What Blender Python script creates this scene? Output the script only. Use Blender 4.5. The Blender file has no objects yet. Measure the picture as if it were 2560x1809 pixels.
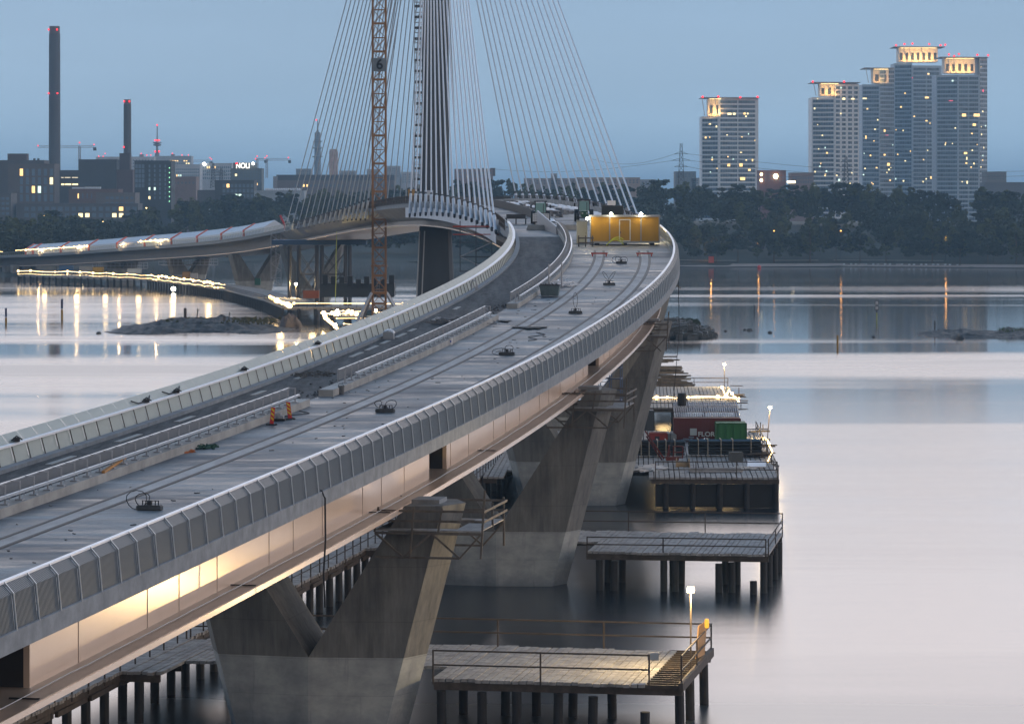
import bpy, math, random
from mathutils import Vector
R=math.radians
C=bpy.context.scene.collection
sc=bpy.context.scene
# ---------------------------------------------------------------- camera
F=8500.0; YH=491.0; H=30.0
cam=bpy.data.cameras.new('camera'); co=bpy.data.objects.new('camera',cam); C.objects.link(co)
co.location=(0,0,H); co.rotation_euler=(R(90),0,0)
cam.sensor_width=36; cam.lens=F/2560*36; cam.shift_y=-(904.5-YH)/2560; cam.clip_start=1; cam.clip_end=60000
sc.camera=co
sc.view_settings.view_transform='Standard'; sc.view_settings.look='None'; sc.view_settings.exposure=0.14; sc.view_settings.gamma=1
sc.render.resolution_x=1024; sc.render.resolution_y=723
try:
    sc.cycles.use_denoising=True; sc.cycles.denoiser='OPENIMAGEDENOISE'
    sc.cycles.max_bounces=8; sc.cycles.volume_bounces=0; sc.cycles.sample_clamp_indirect=4
    sc.cycles.transparent_max_bounces=8
except Exception: pass
# ---------------------------------------------------------------- world: dusk sky
w=bpy.data.worlds.new('World'); sc.world=w; w.use_nodes=True
nt=w.node_tree; N=nt.nodes; L=nt.links; N.clear()
def wn(t,**k):
    n=N.new(t)
    for a,b in k.items(): setattr(n,a,b)
    return n
out=wn('ShaderNodeOutputWorld'); bg=wn('ShaderNodeBackground'); L.new(bg.outputs[0],out.inputs[0])
tc=wn('ShaderNodeTexCoord'); sx=wn('ShaderNodeSeparateXYZ'); L.new(tc.outputs['Generated'],sx.inputs[0])
ramp=wn('ShaderNodeValToRGB'); L.new(sx.outputs['Z'],ramp.inputs[0])
SKY=[(0.0,(.190,.285,.375)),(.02,(.178,.272,.365)),(.058,(.128,.205,.300)),(.08,(.17,.25,.34)),(.11,(.74,.70,.75)),(.2,(1.42,1.20,1.13)),(.34,(.80,.84,.93)),(.52,(.085,.195,.35)),(1.0,(.065,.17,.33))]
e=ramp.color_ramp.elements
while len(e)<len(SKY): e.new(.5)
for i,(p,c) in enumerate(SKY): e[i].position=p; e[i].color=(*c,1)
# faint cloud streaks
mp=wn('ShaderNodeMapping'); mp.inputs['Scale'].default_value=(1.2,1.2,9); L.new(tc.outputs['Generated'],mp.inputs[0])
nz=wn('ShaderNodeTexNoise'); nz.inputs['Scale'].default_value=2.2; nz.inputs['Detail'].default_value=5; L.new(mp.outputs[0],nz.inputs['Vector'])
mr=wn('ShaderNodeMapRange'); mr.inputs[1].default_value=.3; mr.inputs[2].default_value=.7; mr.inputs[3].default_value=.9; mr.inputs[4].default_value=1.1; L.new(nz.outputs[0],mr.inputs[0])
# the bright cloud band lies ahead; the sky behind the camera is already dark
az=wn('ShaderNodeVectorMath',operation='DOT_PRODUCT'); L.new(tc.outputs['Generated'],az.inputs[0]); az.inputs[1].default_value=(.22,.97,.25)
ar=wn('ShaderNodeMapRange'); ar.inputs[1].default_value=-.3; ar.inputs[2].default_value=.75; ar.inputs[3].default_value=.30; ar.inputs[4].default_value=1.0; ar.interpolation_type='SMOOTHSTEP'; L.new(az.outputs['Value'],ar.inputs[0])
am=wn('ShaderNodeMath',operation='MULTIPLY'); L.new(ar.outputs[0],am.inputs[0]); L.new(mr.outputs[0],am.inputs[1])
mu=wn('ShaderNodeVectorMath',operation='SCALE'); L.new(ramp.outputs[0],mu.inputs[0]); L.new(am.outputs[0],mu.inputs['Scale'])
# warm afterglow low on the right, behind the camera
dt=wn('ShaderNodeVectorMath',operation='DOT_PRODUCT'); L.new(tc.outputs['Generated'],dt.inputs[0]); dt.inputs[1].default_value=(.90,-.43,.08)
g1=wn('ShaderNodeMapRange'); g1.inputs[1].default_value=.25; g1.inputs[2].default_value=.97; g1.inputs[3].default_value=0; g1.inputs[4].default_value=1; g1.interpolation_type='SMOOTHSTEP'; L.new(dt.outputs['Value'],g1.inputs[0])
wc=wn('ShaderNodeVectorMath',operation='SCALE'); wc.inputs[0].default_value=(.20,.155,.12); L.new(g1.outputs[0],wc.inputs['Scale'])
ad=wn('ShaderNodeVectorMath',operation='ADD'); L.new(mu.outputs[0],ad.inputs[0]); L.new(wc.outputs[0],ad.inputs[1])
# the physical sky, its sun just under the afterglow
sky=wn('ShaderNodeTexSky'); sky.sky_type='NISHITA'; sky.sun_disc=False; sky.sun_elevation=R(1.5); sky.sun_rotation=R(115); sky.air_density=1.0; sky.dust_density=1.5
sk=wn('ShaderNodeVectorMath',operation='SCALE'); sk.inputs['Scale'].default_value=.03; L.new(sky.outputs[0],sk.inputs[0])
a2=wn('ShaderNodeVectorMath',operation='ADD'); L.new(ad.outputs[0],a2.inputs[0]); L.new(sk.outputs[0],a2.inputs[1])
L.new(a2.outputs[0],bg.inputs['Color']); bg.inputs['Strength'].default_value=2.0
# ---------------------------------------------------------------- sun: last soft warm light from low right
sl=bpy.data.lights.new('sun','SUN'); sl.energy=.12; sl.angle=R(14); sl.color=(1,.80,.62)
so=bpy.data.objects.new('sun',sl); C.objects.link(so)
so.rotation_euler=Vector((-.90,.40,-.10)).to_track_quat('-Z','Y').to_euler()
# ---------------------------------------------------------------- helpers
def at(px,py,D): return Vector(((px-1280)/F*D,D,H-(py-YH)*D/F))
def atz(px,py,z): 
    D=(H-z)*F/(py-YH); return Vector(((px-1280)/F*D,D,z))
class MB:
    def __init__(s): s.v=[]; s.f=[]; s.m=[]
    def face(s,pts,mi=0):
        b=len(s.v); s.v+= [tuple(p) for p in pts]; s.f.append(tuple(range(b,b+len(pts)))); s.m.append(mi)
    def hexa(s,p,mi=0):  # 8 pts: bottom 4 ccw, top 4
        b=len(s.v); s.v+=[tuple(q) for q in p]
        for f in ((3,2,1,0),(4,5,6,7),(0,1,5,4),(1,2,6,5),(2,3,7,6),(3,0,4,7)):
            s.f.append(tuple(b+i for i in f)); s.m.append(mi)
        return s
    def box(s,c,d,rz=0,mi=0,top=1.0):
        cx,cy,cz=c; a,b,h=d[0]/2,d[1]/2,d[2]/2; cs,sn=math.cos(rz),math.sin(rz); P=[]
        for z,k in ((-h,1),(h,top)):
            for x,y in ((-a,-b),(a,-b),(a,b),(-a,b)):
                x*=k;y*=k
                P.append((cx+x*cs-y*sn,cy+x*sn+y*cs,cz+z))
        return s.hexa(P,mi)
    def bar(s,p,q,w,h=None,mi=0):
        p=Vector(p);q=Vector(q);h=h or w;d=(q-p)
        if d.length<1e-6: return s
        d.normalize(); up=Vector((0,0,1)) if abs(d.z)<.95 else Vector((0,1,0))
        a=d.cross(up).normalized(); b=a.cross(d).normalized(); a=a*w/2;b=b*h/2
        return s.hexa([p-a-b,p+a-b,p+a+b,p-a+b,q-a-b,q+a-b,q+a+b,q-a+b],mi)
    def tube(s,pts,r,n=8,mi=0,r2=None):
        pts=[Vector(p) for p in pts]; b0=len(s.v); k=len(pts)
        for i,p in enumerate(pts):
            d=(pts[min(i+1,k-1)]-pts[max(i-1,0)])
            d=d.normalized() if d.length>1e-9 else Vector((0,0,1))
            up=Vector((0,0,1)) if abs(d.z)<.9 else Vector((0,1,0))
            a=d.cross(up).normalized(); b=a.cross(d)
            rr=r if r2 is None else r+(r2-r)*i/max(1,k-1)
            for j in range(n):
                t=2*math.pi*j/n; s.v.append(tuple(p+a*rr*math.cos(t)+b*rr*math.sin(t)))
        for i in range(k-1):
            for j in range(n):
                A=b0+i*n+j;B=b0+i*n+(j+1)%n; s.f.append((A,B,B+n,A+n)); s.m.append(mi)
        s.f.append(tuple(b0+j for j in reversed(range(n)))); s.m.append(mi)
        s.f.append(tuple(b0+(k-1)*n+j for j in range(n))); s.m.append(mi)
        return s
    def lathe(s,c,prof,n=16,mi=0):
        b0=len(s.v);k=len(prof)
        for r,z in prof:
            for j in range(n):
                t=2*math.pi*j/n; s.v.append((c[0]+r*math.cos(t),c[1]+r*math.sin(t),c[2]+z))
        for i in range(k-1):
            for j in range(n):
                A=b0+i*n+j;B=b0+i*n+(j+1)%n; s.f.append((A,B,B+n,A+n)); s.m.append(mi)
        s.f.append(tuple(b0+j for j in reversed(range(n)))); s.m.append(mi)
        s.f.append(tuple(b0+(k-1)*n+j for j in range(n))); s.m.append(mi)
        return s
    def strip(s,rows,closed=False,mi=0,caps=True):
        b0=len(s.v);n=len(rows[0])
        for r in rows: s.v+=[tuple(p) for p in r]
        for i in range(len(rows)-1):
            for j in range(n if closed else n-1):
                A=b0+i*n+j;B=b0+i*n+(j+1)%n; s.f.append((A,B,B+n,A+n)); s.m.append(mi)
        if closed and caps:
            s.f.append(tuple(b0+j for j in reversed(range(n)))); s.m.append(mi)
            s.f.append(tuple(b0+(len(rows)-1)*n+j for j in range(n))); s.m.append(mi)
        return s
    def build(s,name,mats,parent=None,smooth=False,**k):
        me=bpy.data.meshes.new(name); me.from_pydata(s.v,[],s.f); 
        if not isinstance(mats,(list,tuple)): mats=[mats]
        for m in mats: me.materials.append(m)
        if len(mats)>1: me.polygons.foreach_set('material_index',s.m)
        if smooth: me.polygons.foreach_set('use_smooth',[True]*len(s.f))
        me.update()
        o=bpy.data.objects.new(name,me); C.objects.link(o)
        if parent is not None: o.parent=parent
        return o
def tag(o,label=None,cat=None,group=None,kind=None):
    if label: o['label']=label
    if cat: o['category']=cat
    if group: o['group']=group
    if kind: o['kind']=kind
    return o
def empty(name,loc,label,cat,group=None,rz=0):
    o=bpy.data.objects.new(name,None); C.objects.link(o); o.location=loc; o.rotation_euler=(0,0,rz); o.empty_display_size=.1
    return tag(o,label,cat,group)
def adopt(root,obs):  # world-space meshes become children without moving
    for o in obs:
        o.parent=root; o.matrix_parent_inverse=root_inv(root)
def root_inv(r):
    from mathutils import Matrix
    return (Matrix.Translation(r.location)@r.rotation_euler.to_matrix().to_4x4()).inverted()
def dup(o,parent=None):
    c=o.copy(); C.objects.link(c)
    if parent is not None: c.parent=parent
    for ch in [x for x in KIDS.get(o.name,[])]: dup(ch,c)
    return c
def textmesh(name,txt,h,mt,offset=0,bold=0):
    cu=bpy.data.curves.new(name,'FONT'); cu.body=txt; cu.size=h/.72; cu.extrude=.03; cu.offset=bold; cu.align_x='CENTER'; cu.align_y='CENTER'
    o=bpy.data.objects.new(name+'_tmp',cu); C.objects.link(o); bpy.context.view_layer.update(); dg=bpy.context.evaluated_depsgraph_get()
    me=bpy.data.meshes.new_from_object(o.evaluated_get(dg)); bpy.data.objects.remove(o); me.materials.clear(); me.materials.append(mt)
    r=bpy.data.objects.new(name,me); C.objects.link(r); r.rotation_euler=(R(90),0,0); return r
KIDS={}
# ---- materials
MATS={}
def mat(name,col,rough=.7,metal=0,var=0,scale=1.0,bump=0,emit=None,es=0,stretch=(1,1,1),col2=None,spec=None,detail=5):
    if name in MATS: return MATS[name]
    m=bpy.data.materials.new(name); m.use_nodes=True; nt=m.node_tree; n=nt.nodes; l=nt.links
    b=n['Principled BSDF']; b.inputs['Base Color'].default_value=(*col,1); b.inputs['Roughness'].default_value=rough; b.inputs['Metallic'].default_value=metal
    if spec is not None: b.inputs['Specular IOR Level'].default_value=spec
    if emit: b.inputs['Emission Color'].default_value=(*emit,1); b.inputs['Emission Strength'].default_value=es
    if var or bump:
        t=n.new('ShaderNodeTexCoord'); mp=n.new('ShaderNodeMapping'); mp.inputs['Scale'].default_value=stretch; l.new(t.outputs['Object'],mp.inputs[0])
        z=n.new('ShaderNodeTexNoise'); z.inputs['Scale'].default_value=scale; z.inputs['Detail'].default_value=detail; z.inputs['Roughness'].default_value=.62; l.new(mp.outputs[0],z.inputs['Vector'])
        if var:
            r=n.new('ShaderNodeValToRGB'); r.color_ramp.elements[0].position=.33; r.color_ramp.elements[1].position=.67
            c1=tuple(max(0,x*(1-var)) for x in col); c2=col2 or tuple(min(1,x*(1+var)) for x in col)
            r.color_ramp.elements[0].color=(*c1,1); r.color_ramp.elements[1].color=(*c2,1)
            l.new(z.outputs[0],r.inputs[0]); l.new(r.outputs[0],b.inputs['Base Color'])
        if bump:
            u=n.new('ShaderNodeBump'); u.inputs['Strength'].default_value=bump; u.inputs['Distance'].default_value=.1; l.new(z.outputs[0],u.inputs['Height']); l.new(u.outputs[0],b.inputs['Normal'])
    MATS[name]=m; return m
def emi(name,col,s):
    return mat(name,(.02,.02,.02),.5,emit=col,es=s)
# ---- bridge alignment: centreline X and deck height Z over distance D (natural cubic splines)
ND=[60.,95.,130.,170.,220.,270.,320.,370.,420.,470.,560.,650.,740.,840.,940.,1040.,1160.,1290.,1420.]
PX=[-38.156,-31.454,-24.821,-17.421,-8.692,-.955,5.17,8.568,8.864,6.536,-2.012,-12.552,-23.136,-36.067,-53.543,-78.716,-120.473,-176.734,-238.696]
PZ=[13.477,14.306,15.122,16.048,17.392,19.192,21.212,23.212,25.075,26.682,28.612,28.529,27.123,24.686,21.119,16.71,12.472,7.779,4.703]
def spl(xk,yk):
    n=len(xk);a=[0]*n;b=[1.]*n;c=[0]*n;d=[0.]*n
    for i in range(1,n-1):
        h0=xk[i]-xk[i-1];h1=xk[i+1]-xk[i]; a[i]=h0;b[i]=2*(h0+h1);c[i]=h1;d[i]=6*((yk[i+1]-yk[i])/h1-(yk[i]-yk[i-1])/h0)
    for i in range(1,n):
        q=a[i]/b[i-1]; b[i]-=q*c[i-1]; d[i]-=q*d[i-1]
    M=[0.]*n; M[-1]=d[-1]/b[-1]
    for i in range(n-2,-1,-1): M[i]=(d[i]-c[i]*M[i+1])/b[i]
    def f(x):
        i=0
        while i<n-2 and x>xk[i+1]: i+=1
        h=xk[i+1]-xk[i]; A=(xk[i+1]-x)/h; B=(x-xk[i])/h
        return A*yk[i]+B*yk[i+1]+((A**3-A)*M[i]+(B**3-B)*M[i+1])*h*h/6
    return f
fX=spl(ND,PX); fZ=spl(ND,PZ)
def fr(D,u=0,dz=0,ahead=0):
    t=(fX(D+.5)-fX(D-.5)); l=math.hypot(1,t)
    return Vector((fX(D)+u/l+ahead*t/l, D-u*t/l+ahead/l, fZ(D)+dz))
def hd(D): return -math.atan(fX(D+.5)-fX(D-.5))   # rotation_z of the deck's forward direction
def onD(px,py,dz=0):   # D,u of the deck point that the ray through (px,py) meets
    best=None;D=70.
    last=None
    while D<1400:
        Xw=(px-1280)/F*D; 
        Dc=D
        for _ in range(4):
            t=fX(Dc+.5)-fX(Dc-.5); Dc=D+(Xw-fX(Dc))*t*1.0/(1+t*t)*1.0 if False else Dc+((Xw-fX(Dc))*t+(D-Dc))/(1+t*t)
            Dc=min(max(Dc,61),1419)
        e=YH+F*(H-fZ(Dc)-dz)/D-py
        if last is not None and e<=0<last: 
            u=math.copysign(math.hypot(Xw-fX(Dc),D-Dc),Xw-fX(Dc)); return Dc,u
        last=e; D+=.25
    return 400,0
def sweep(mb,prof,D0,D1,step=3.0,closed=True,mi=0):
    n=max(1,int(math.ceil((D1-D0)/step))); rows=[]
    for i in range(n+1):
        D=D0+(D1-D0)*i/n; rows.append([fr(D,u,dz) for u,dz in prof])
    return mb.strip(rows,closed,mi)
def rect(u0,u1,z0,z1): return [(u0,z0),(u1,z0),(u1,z1),(u0,z1)]
# ---------------------------------------------------------------- materials used often
M_conc=mat('concrete_light',(.30,.30,.29),.85,var=.22,scale=.6,bump=.15)
def formed(name,c0,c1,lift,tide,board):
    m=bpy.data.materials.new(name); m.use_nodes=True; n=m.node_tree.nodes; l=m.node_tree.links; b=n['Principled BSDF']; b.inputs['Roughness'].default_value=.88
    t=n.new('ShaderNodeTexCoord')
    def nz(s,det,rg=.6):
        mp=n.new('ShaderNodeMapping'); mp.inputs['Scale'].default_value=s; l.new(t.outputs['Object'],mp.inputs[0]); z=n.new('ShaderNodeTexNoise'); z.inputs['Scale'].default_value=1; z.inputs['Detail'].default_value=det; z.inputs['Roughness'].default_value=rg; l.new(mp.outputs[0],z.inputs['Vector']); return z
    def ramp(z,p0,p1,a,b_):
        r=n.new('ShaderNodeValToRGB'); r.color_ramp.elements[0].position=p0; r.color_ramp.elements[1].position=p1; r.color_ramp.elements[0].color=(*a,1); r.color_ramp.elements[1].color=(*b_,1); l.new(z,r.inputs[0]); return r
    def mul(x,y):
        m_=n.new('ShaderNodeMix'); m_.data_type='RGBA'; m_.blend_type='MULTIPLY'; m_.inputs[0].default_value=1; l.new(x,m_.inputs[6]); l.new(y,m_.inputs[7]); return m_.outputs[2]
    z=nz(board,6,.7); base=ramp(z.outputs[0],.32,.68,c0,c1).outputs[0]
    big=ramp(nz((.35,.35,.2),4).outputs[0],.36,.62,(.72,.73,.75),(1.1,1.1,1.08)).outputs[0]; col=mul(base,big)
    s=n.new('ShaderNodeSeparateXYZ'); l.new(t.outputs['Object'],s.inputs[0])
    d=n.new('ShaderNodeMath'); d.operation='DIVIDE'; d.inputs[1].default_value=lift; l.new(s.outputs['Z'],d.inputs[0]); f=n.new('ShaderNodeMath'); f.operation='FRACT'; l.new(d.outputs[0],f.inputs[0])
    col=mul(col,ramp(f.outputs[0],.0,.022,(.74,.74,.74),(1,1,1)).outputs[0])
    drip=nz((2.2,2.2,.18),5,.65); col=mul(col,ramp(drip.outputs[0],.28,.40,(.78,.78,.8),(1,1,1)).outputs[0])
    if tide:
        w_=nz((.8,.8,.8),5); a=n.new('ShaderNodeMath'); a.operation='MULTIPLY_ADD'; a.inputs[1].default_value=1.2; l.new(w_.outputs[0],a.inputs[0]); l.new(s.outputs['Z'],a.inputs[2])
        mr_=n.new('ShaderNodeMapRange'); mr_.inputs[1].default_value=.7; mr_.inputs[2].default_value=1.9; l.new(a.outputs[0],mr_.inputs[0]); col=mul(col,ramp(mr_.outputs[0],.0,1.0,(.6,.65,.72),(1,1,1)).outputs[0])
    l.new(col,b.inputs['Base Color']); u=n.new('ShaderNodeBump'); u.inputs['Strength'].default_value=.3; u.inputs['Distance'].default_value=.03; l.new(z.outputs[0],u.inputs['Height']); l.new(u.outputs[0],b.inputs['Normal']); return m
M_pier=formed('pier_concrete',(.11,.112,.11),(.20,.20,.19),3.1,False,(2.4,2.4,.22))
M_pier2=formed('pier_base_concrete',(.24,.26,.265),(.38,.395,.39),2.05,True,(.5,.5,.9))
M_beam=mat('edge_beam_concrete',(.21,.23,.25),.85,var=.2,scale=1.2,bump=.2)
M_road=mat('unpaved_deck',(.06,.062,.066),.95,var=.35,scale=.5,bump=.3)
M_alu=mat('aluminium',(.50,.54,.58),.35,.5)
M_slat=mat('slat_metal',(.38,.43,.42),.45,.5)
M_slat_shade=mat('slat_metal_shaded',(.085,.105,.125),.4,.4)  # same slat metal, the right parapet's shade put into a darker colour
M_white=mat('white_paint',(.78,.78,.80),.4)
M_dark=mat('dark_steel',(.04,.04,.045),.6,.3)
M_rust=mat('brown_steel',(.07,.055,.045),.8,var=.3,scale=2)
M_web=mat('girder_beige',(.78,.63,.52),.25,.3,var=.05,scale=.12,stretch=(1,1,.1))
M_flange=mat('girder_flange',(.33,.27,.23),.4,var=.12,scale=.5)
M_wood=mat('grey_planks',(.30,.29,.28),.85,var=.35,scale=1.5,stretch=(1,1,1),bump=.3)
M_pile=mat('pile_steel',(.016,.016,.018),.7,var=.3,scale=1.5)
M_timber=mat('timber',(.12,.105,.09),.8,var=.3,scale=2)
M_black=mat('black',(.012,.012,.014),.7)
M_rail=mat('rail_brown',(.055,.042,.035),.7,var=.3,scale=2)
M_galv=mat('galvanised',(.34,.35,.37),.5,.5)
# ---------------------------------------------------------------- water
def water():
    m=bpy.data.materials.new('water'); m.use_nodes=True; nt=m.node_tree; n=nt.nodes; l=nt.links; b=n['Principled BSDF']
    b.inputs['Base Color'].default_value=(.010,.016,.022,1); b.inputs['IOR'].default_value=2.1
    g=n.new('ShaderNodeNewGeometry'); 
    def noise(sx,sy,sc=1,det=3,rg=.5,off=(0,0,0)):
        mp=n.new('ShaderNodeMapping'); mp.inputs['Scale'].default_value=(sx,sy,1); mp.inputs['Location'].default_value=off; l.new(g.outputs['Position'],mp.inputs[0])
        z=n.new('ShaderNodeTexNoise'); z.inputs['Scale'].default_value=sc; z.inputs['Detail'].default_value=det; z.inputs['Roughness'].default_value=rg; l.new(mp.outputs[0],z.inputs['Vector']); return z
    # slicks: long calm and ruffled bands
    a=noise(.0011,.0085,1,3,.5,(3.1,7.7,0))
    r=n.new('ShaderNodeMapRange'); r.inputs[1].default_value=.47; r.inputs[2].default_value=.69
    sy0=n.new('ShaderNodeSeparateXYZ'); l.new(g.outputs['Position'],sy0.inputs[0]); bx=n.new('ShaderNodeMapRange'); bx.inputs[1].default_value=-70; bx.inputs[2].default_value=40; bx.inputs[3].default_value=.065; bx.inputs[4].default_value=-.01; l.new(sy0.outputs['X'],bx.inputs[0])
    fine=noise(.004,.035,1,4,.6); fm=n.new('ShaderNodeMath'); fm.operation='MULTIPLY_ADD'; fm.inputs[1].default_value=.36; l.new(fine.outputs[0],fm.inputs[0]); l.new(bx.outputs[0],fm.inputs[2])
    sm=n.new('ShaderNodeMath'); sm.operation='ADD'; l.new(a.outputs[0],sm.inputs[0]); l.new(fm.outputs[0],sm.inputs[1]); sb=n.new('ShaderNodeMath'); sb.operation='SUBTRACT'; sb.inputs[1].default_value=.18; l.new(sm.outputs[0],sb.inputs[0]); l.new(sb.outputs[0],r.inputs[0])
    sy=n.new('ShaderNodeSeparateXYZ'); l.new(g.outputs['Position'],sy.inputs[0])
    lo=n.new('ShaderNodeMapRange'); lo.inputs[1].default_value=190; lo.inputs[2].default_value=620; lo.inputs[3].default_value=.24; lo.inputs[4].default_value=.065; l.new(sy.outputs['Y'],lo.inputs[0])
    fa=n.new('ShaderNodeMapRange'); fa.inputs[1].default_value=950; fa.inputs[2].default_value=1250; fa.inputs[3].default_value=1; fa.inputs[4].default_value=0; l.new(sy.outputs['Y'],fa.inputs[0])
    mm=n.new('ShaderNodeMath'); mm.operation='MULTIPLY'; l.new(r.outputs[0],mm.inputs[0]); l.new(fa.outputs[0],mm.inputs[1])
    mx=n.new('ShaderNodeMix'); l.new(mm.outputs[0],mx.inputs[0]); l.new(lo.outputs[0],mx.inputs[2]); mx.inputs[3].default_value=.33; l.new(mx.outputs[0],b.inputs['Roughness'])
    # slow swell seen by a long exposure: a soft bump only
    c=noise(.06,.55,1,5,.6); u=n.new('ShaderNodeBump'); u.inputs['Strength'].default_value=.30; u.inputs['Distance'].default_value=.06; l.new(c.outputs[0],u.inputs['Height']); l.new(u.outputs[0],b.inputs['Normal'])
    mb=MB(); mb.face([(-9000,-200,0),(9000,-200,0),(9000,30000,0),(-9000,30000,0)])
    tag(mb.build('water',m),kind='structure')
water()
# ---------------------------------------------------------------- bridge
br=empty('bridge',(0,0,0),'long curving bridge with a concrete track deck, slatted parapets and a beige girder','bridge')
DN,DF=66,1415
# deck slab material with rain streaks across and board marks
def deckmat():
    m=bpy.data.materials.new('deck_concrete'); m.use_nodes=True; nt=m.node_tree; n=nt.nodes; l=nt.links; b=n['Principled BSDF']
    g=n.new('ShaderNodeNewGeometry')
    def nz(s,sc,det=5,rg=.6):
        mp=n.new('ShaderNodeMapping'); mp.inputs['Scale'].default_value=s; l.new(g.outputs['Position'],mp.inputs[0])
        z=n.new('ShaderNodeTexNoise'); z.inputs['Scale'].default_value=sc; z.inputs['Detail'].default_value=det; z.inputs['Roughness'].default_value=rg; l.new(mp.outputs[0],z.inputs['Vector']); return z
    z=nz((.13,.55,1),1.0,8,.72); r=n.new('ShaderNodeValToRGB'); r.color_ramp.elements[0].position=.40; r.color_ramp.elements[1].position=.60
    r.color_ramp.elements[0].color=(.040,.045,.052,1); r.color_ramp.elements[1].color=(.225,.235,.245,1); l.new(z.outputs[0],r.inputs[0])
    z2=nz((1.5,1.5,1),2.0,4,.7); r2=n.new('ShaderNodeValToRGB'); r2.color_ramp.elements[0].position=.33; r2.color_ramp.elements[1].position=.5
    r2.color_ramp.elements[0].color=(.55,.55,.55,1); r2.color_ramp.elements[1].color=(1,1,1,1); l.new(z2.outputs[0],r2.inputs[0])
    mx=n.new('ShaderNodeMix'); mx.data_type='RGBA'; mx.blend_type='MULTIPLY'; mx.inputs[0].default_value=.6; l.new(r.outputs[0],mx.inputs[6]); l.new(r2.outputs[0],mx.inputs[7]); z3=nz((.05,.16,1),1.0,3,.5); r3=n.new('ShaderNodeValToRGB'); r3.color_ramp.elements[0].position=.38; r3.color_ramp.elements[1].position=.62; r3.color_ramp.elements[0].color=(.36,.38,.42,1); r3.color_ramp.elements[1].color=(1.4,1.4,1.36,1); l.new(z3.outputs[0],r3.inputs[0])
    m3=n.new('ShaderNodeMix'); m3.data_type='RGBA'; m3.blend_type='MULTIPLY'; m3.inputs[0].default_value=1; l.new(mx.outputs[2],m3.inputs[6]); l.new(r3.outputs[0],m3.inputs[7]); l.new(m3.outputs[2],b.inputs['Base Color'])
    rr=n.new('ShaderNodeMapRange'); rr.inputs[1].default_value=.35; rr.inputs[2].default_value=.65; rr.inputs[3].default_value=.34; rr.inputs[4].default_value=.85; l.new(z.outputs[0],rr.inputs[0]); l.new(rr.outputs[0],b.inputs['Roughness'])
    u=n.new('ShaderNodeBump'); u.inputs['Strength'].default_value=.25; u.inputs['Distance'].default_value=.03; l.new(z2.outputs[0],u.inputs['Height']); l.new(u.outputs[0],b.inputs['Normal'])
    return m
M_deck=deckmat()
m=MB(); sweep(m,[(-9.0,-.45),(9.25,-.45),(9.25,0),(-9.0,0)],DN,DF); m.build('deck_slab',M_deck,br)
# roadway on the left of the barrier: gravelly and wheel-marked
def roadmat():
    m=bpy.data.materials.new('gravel_road'); m.use_nodes=True; nt=m.node_tree; n=nt.nodes; l=nt.links; b=n['Principled BSDF']; b.inputs['Roughness'].default_value=.95
    g=n.new('ShaderNodeNewGeometry')
    def nz(s,sc,det,rg,rot=0):
        mp=n.new('ShaderNodeMapping'); mp.inputs['Scale'].default_value=s; mp.inputs['Rotation'].default_value=(0,0,rot); l.new(g.outputs['Position'],mp.inputs[0])
        z=n.new('ShaderNodeTexNoise'); z.inputs['Scale'].default_value=sc; z.inputs['Detail'].default_value=det; z.inputs['Roughness'].default_value=rg; l.new(mp.outputs[0],z.inputs['Vector']); return z
    z=nz((1.1,.05,1),1,6,.7,R(8)); z2=nz((1,.35,1),1.4,8,.8)
    ad=n.new('ShaderNodeMath'); ad.operation='ADD'; l.new(z.outputs[0],ad.inputs[0]); l.new(z2.outputs[0],ad.inputs[1])
    r=n.new('ShaderNodeValToRGB'); r.color_ramp.elements[0].position=.80/2; r.color_ramp.elements[1].position=1.24/2
    h=n.new('ShaderNodeMath'); h.operation='MULTIPLY'; h.inputs[1].default_value=.5; l.new(ad.outputs[0],h.inputs[0])
    r.color_ramp.elements[0].color=(.020,.021,.024,1); r.color_ramp.elements[1].color=(.115,.112,.11,1); l.new(h.outputs[0],r.inputs[0]); l.new(r.outputs[0],b.inputs['Base Color'])
    u=n.new('ShaderNodeBump'); u.inputs['Strength'].default_value=.8; u.inputs['Distance'].default_value=.12; l.new(z2.outputs[0],u.inputs['Height']); l.new(u.outputs[0],b.inputs['Normal'])
    return m
m=MB(); sweep(m,[(-8.2,.02),(-3.05,.02),(-3.05,.03),(-8.2,.03)],DN,418); m.build('roadway',roadmat(),br)
# kerbs, edge beams
for s,nm in ((-1,'left'),(1,'right')):
    m=MB()
    if s<0: sweep(m,[(-9.15,-.75),(-8.95,-.75),(-8.95,0.),(-8.2,0.),(-8.2,.24),(-9.15,.24)],DN,DF)
    else: sweep(m,[(9.0,0),(9.1,-.68),(9.62,-.68),(9.62,-.1),(9.62,.02),(9.0,.12)],DN,DF)
    m.build('edge_beam',M_beam,br)
# girder: webs, bottom flange
GD=4.1
g=MB()
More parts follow.
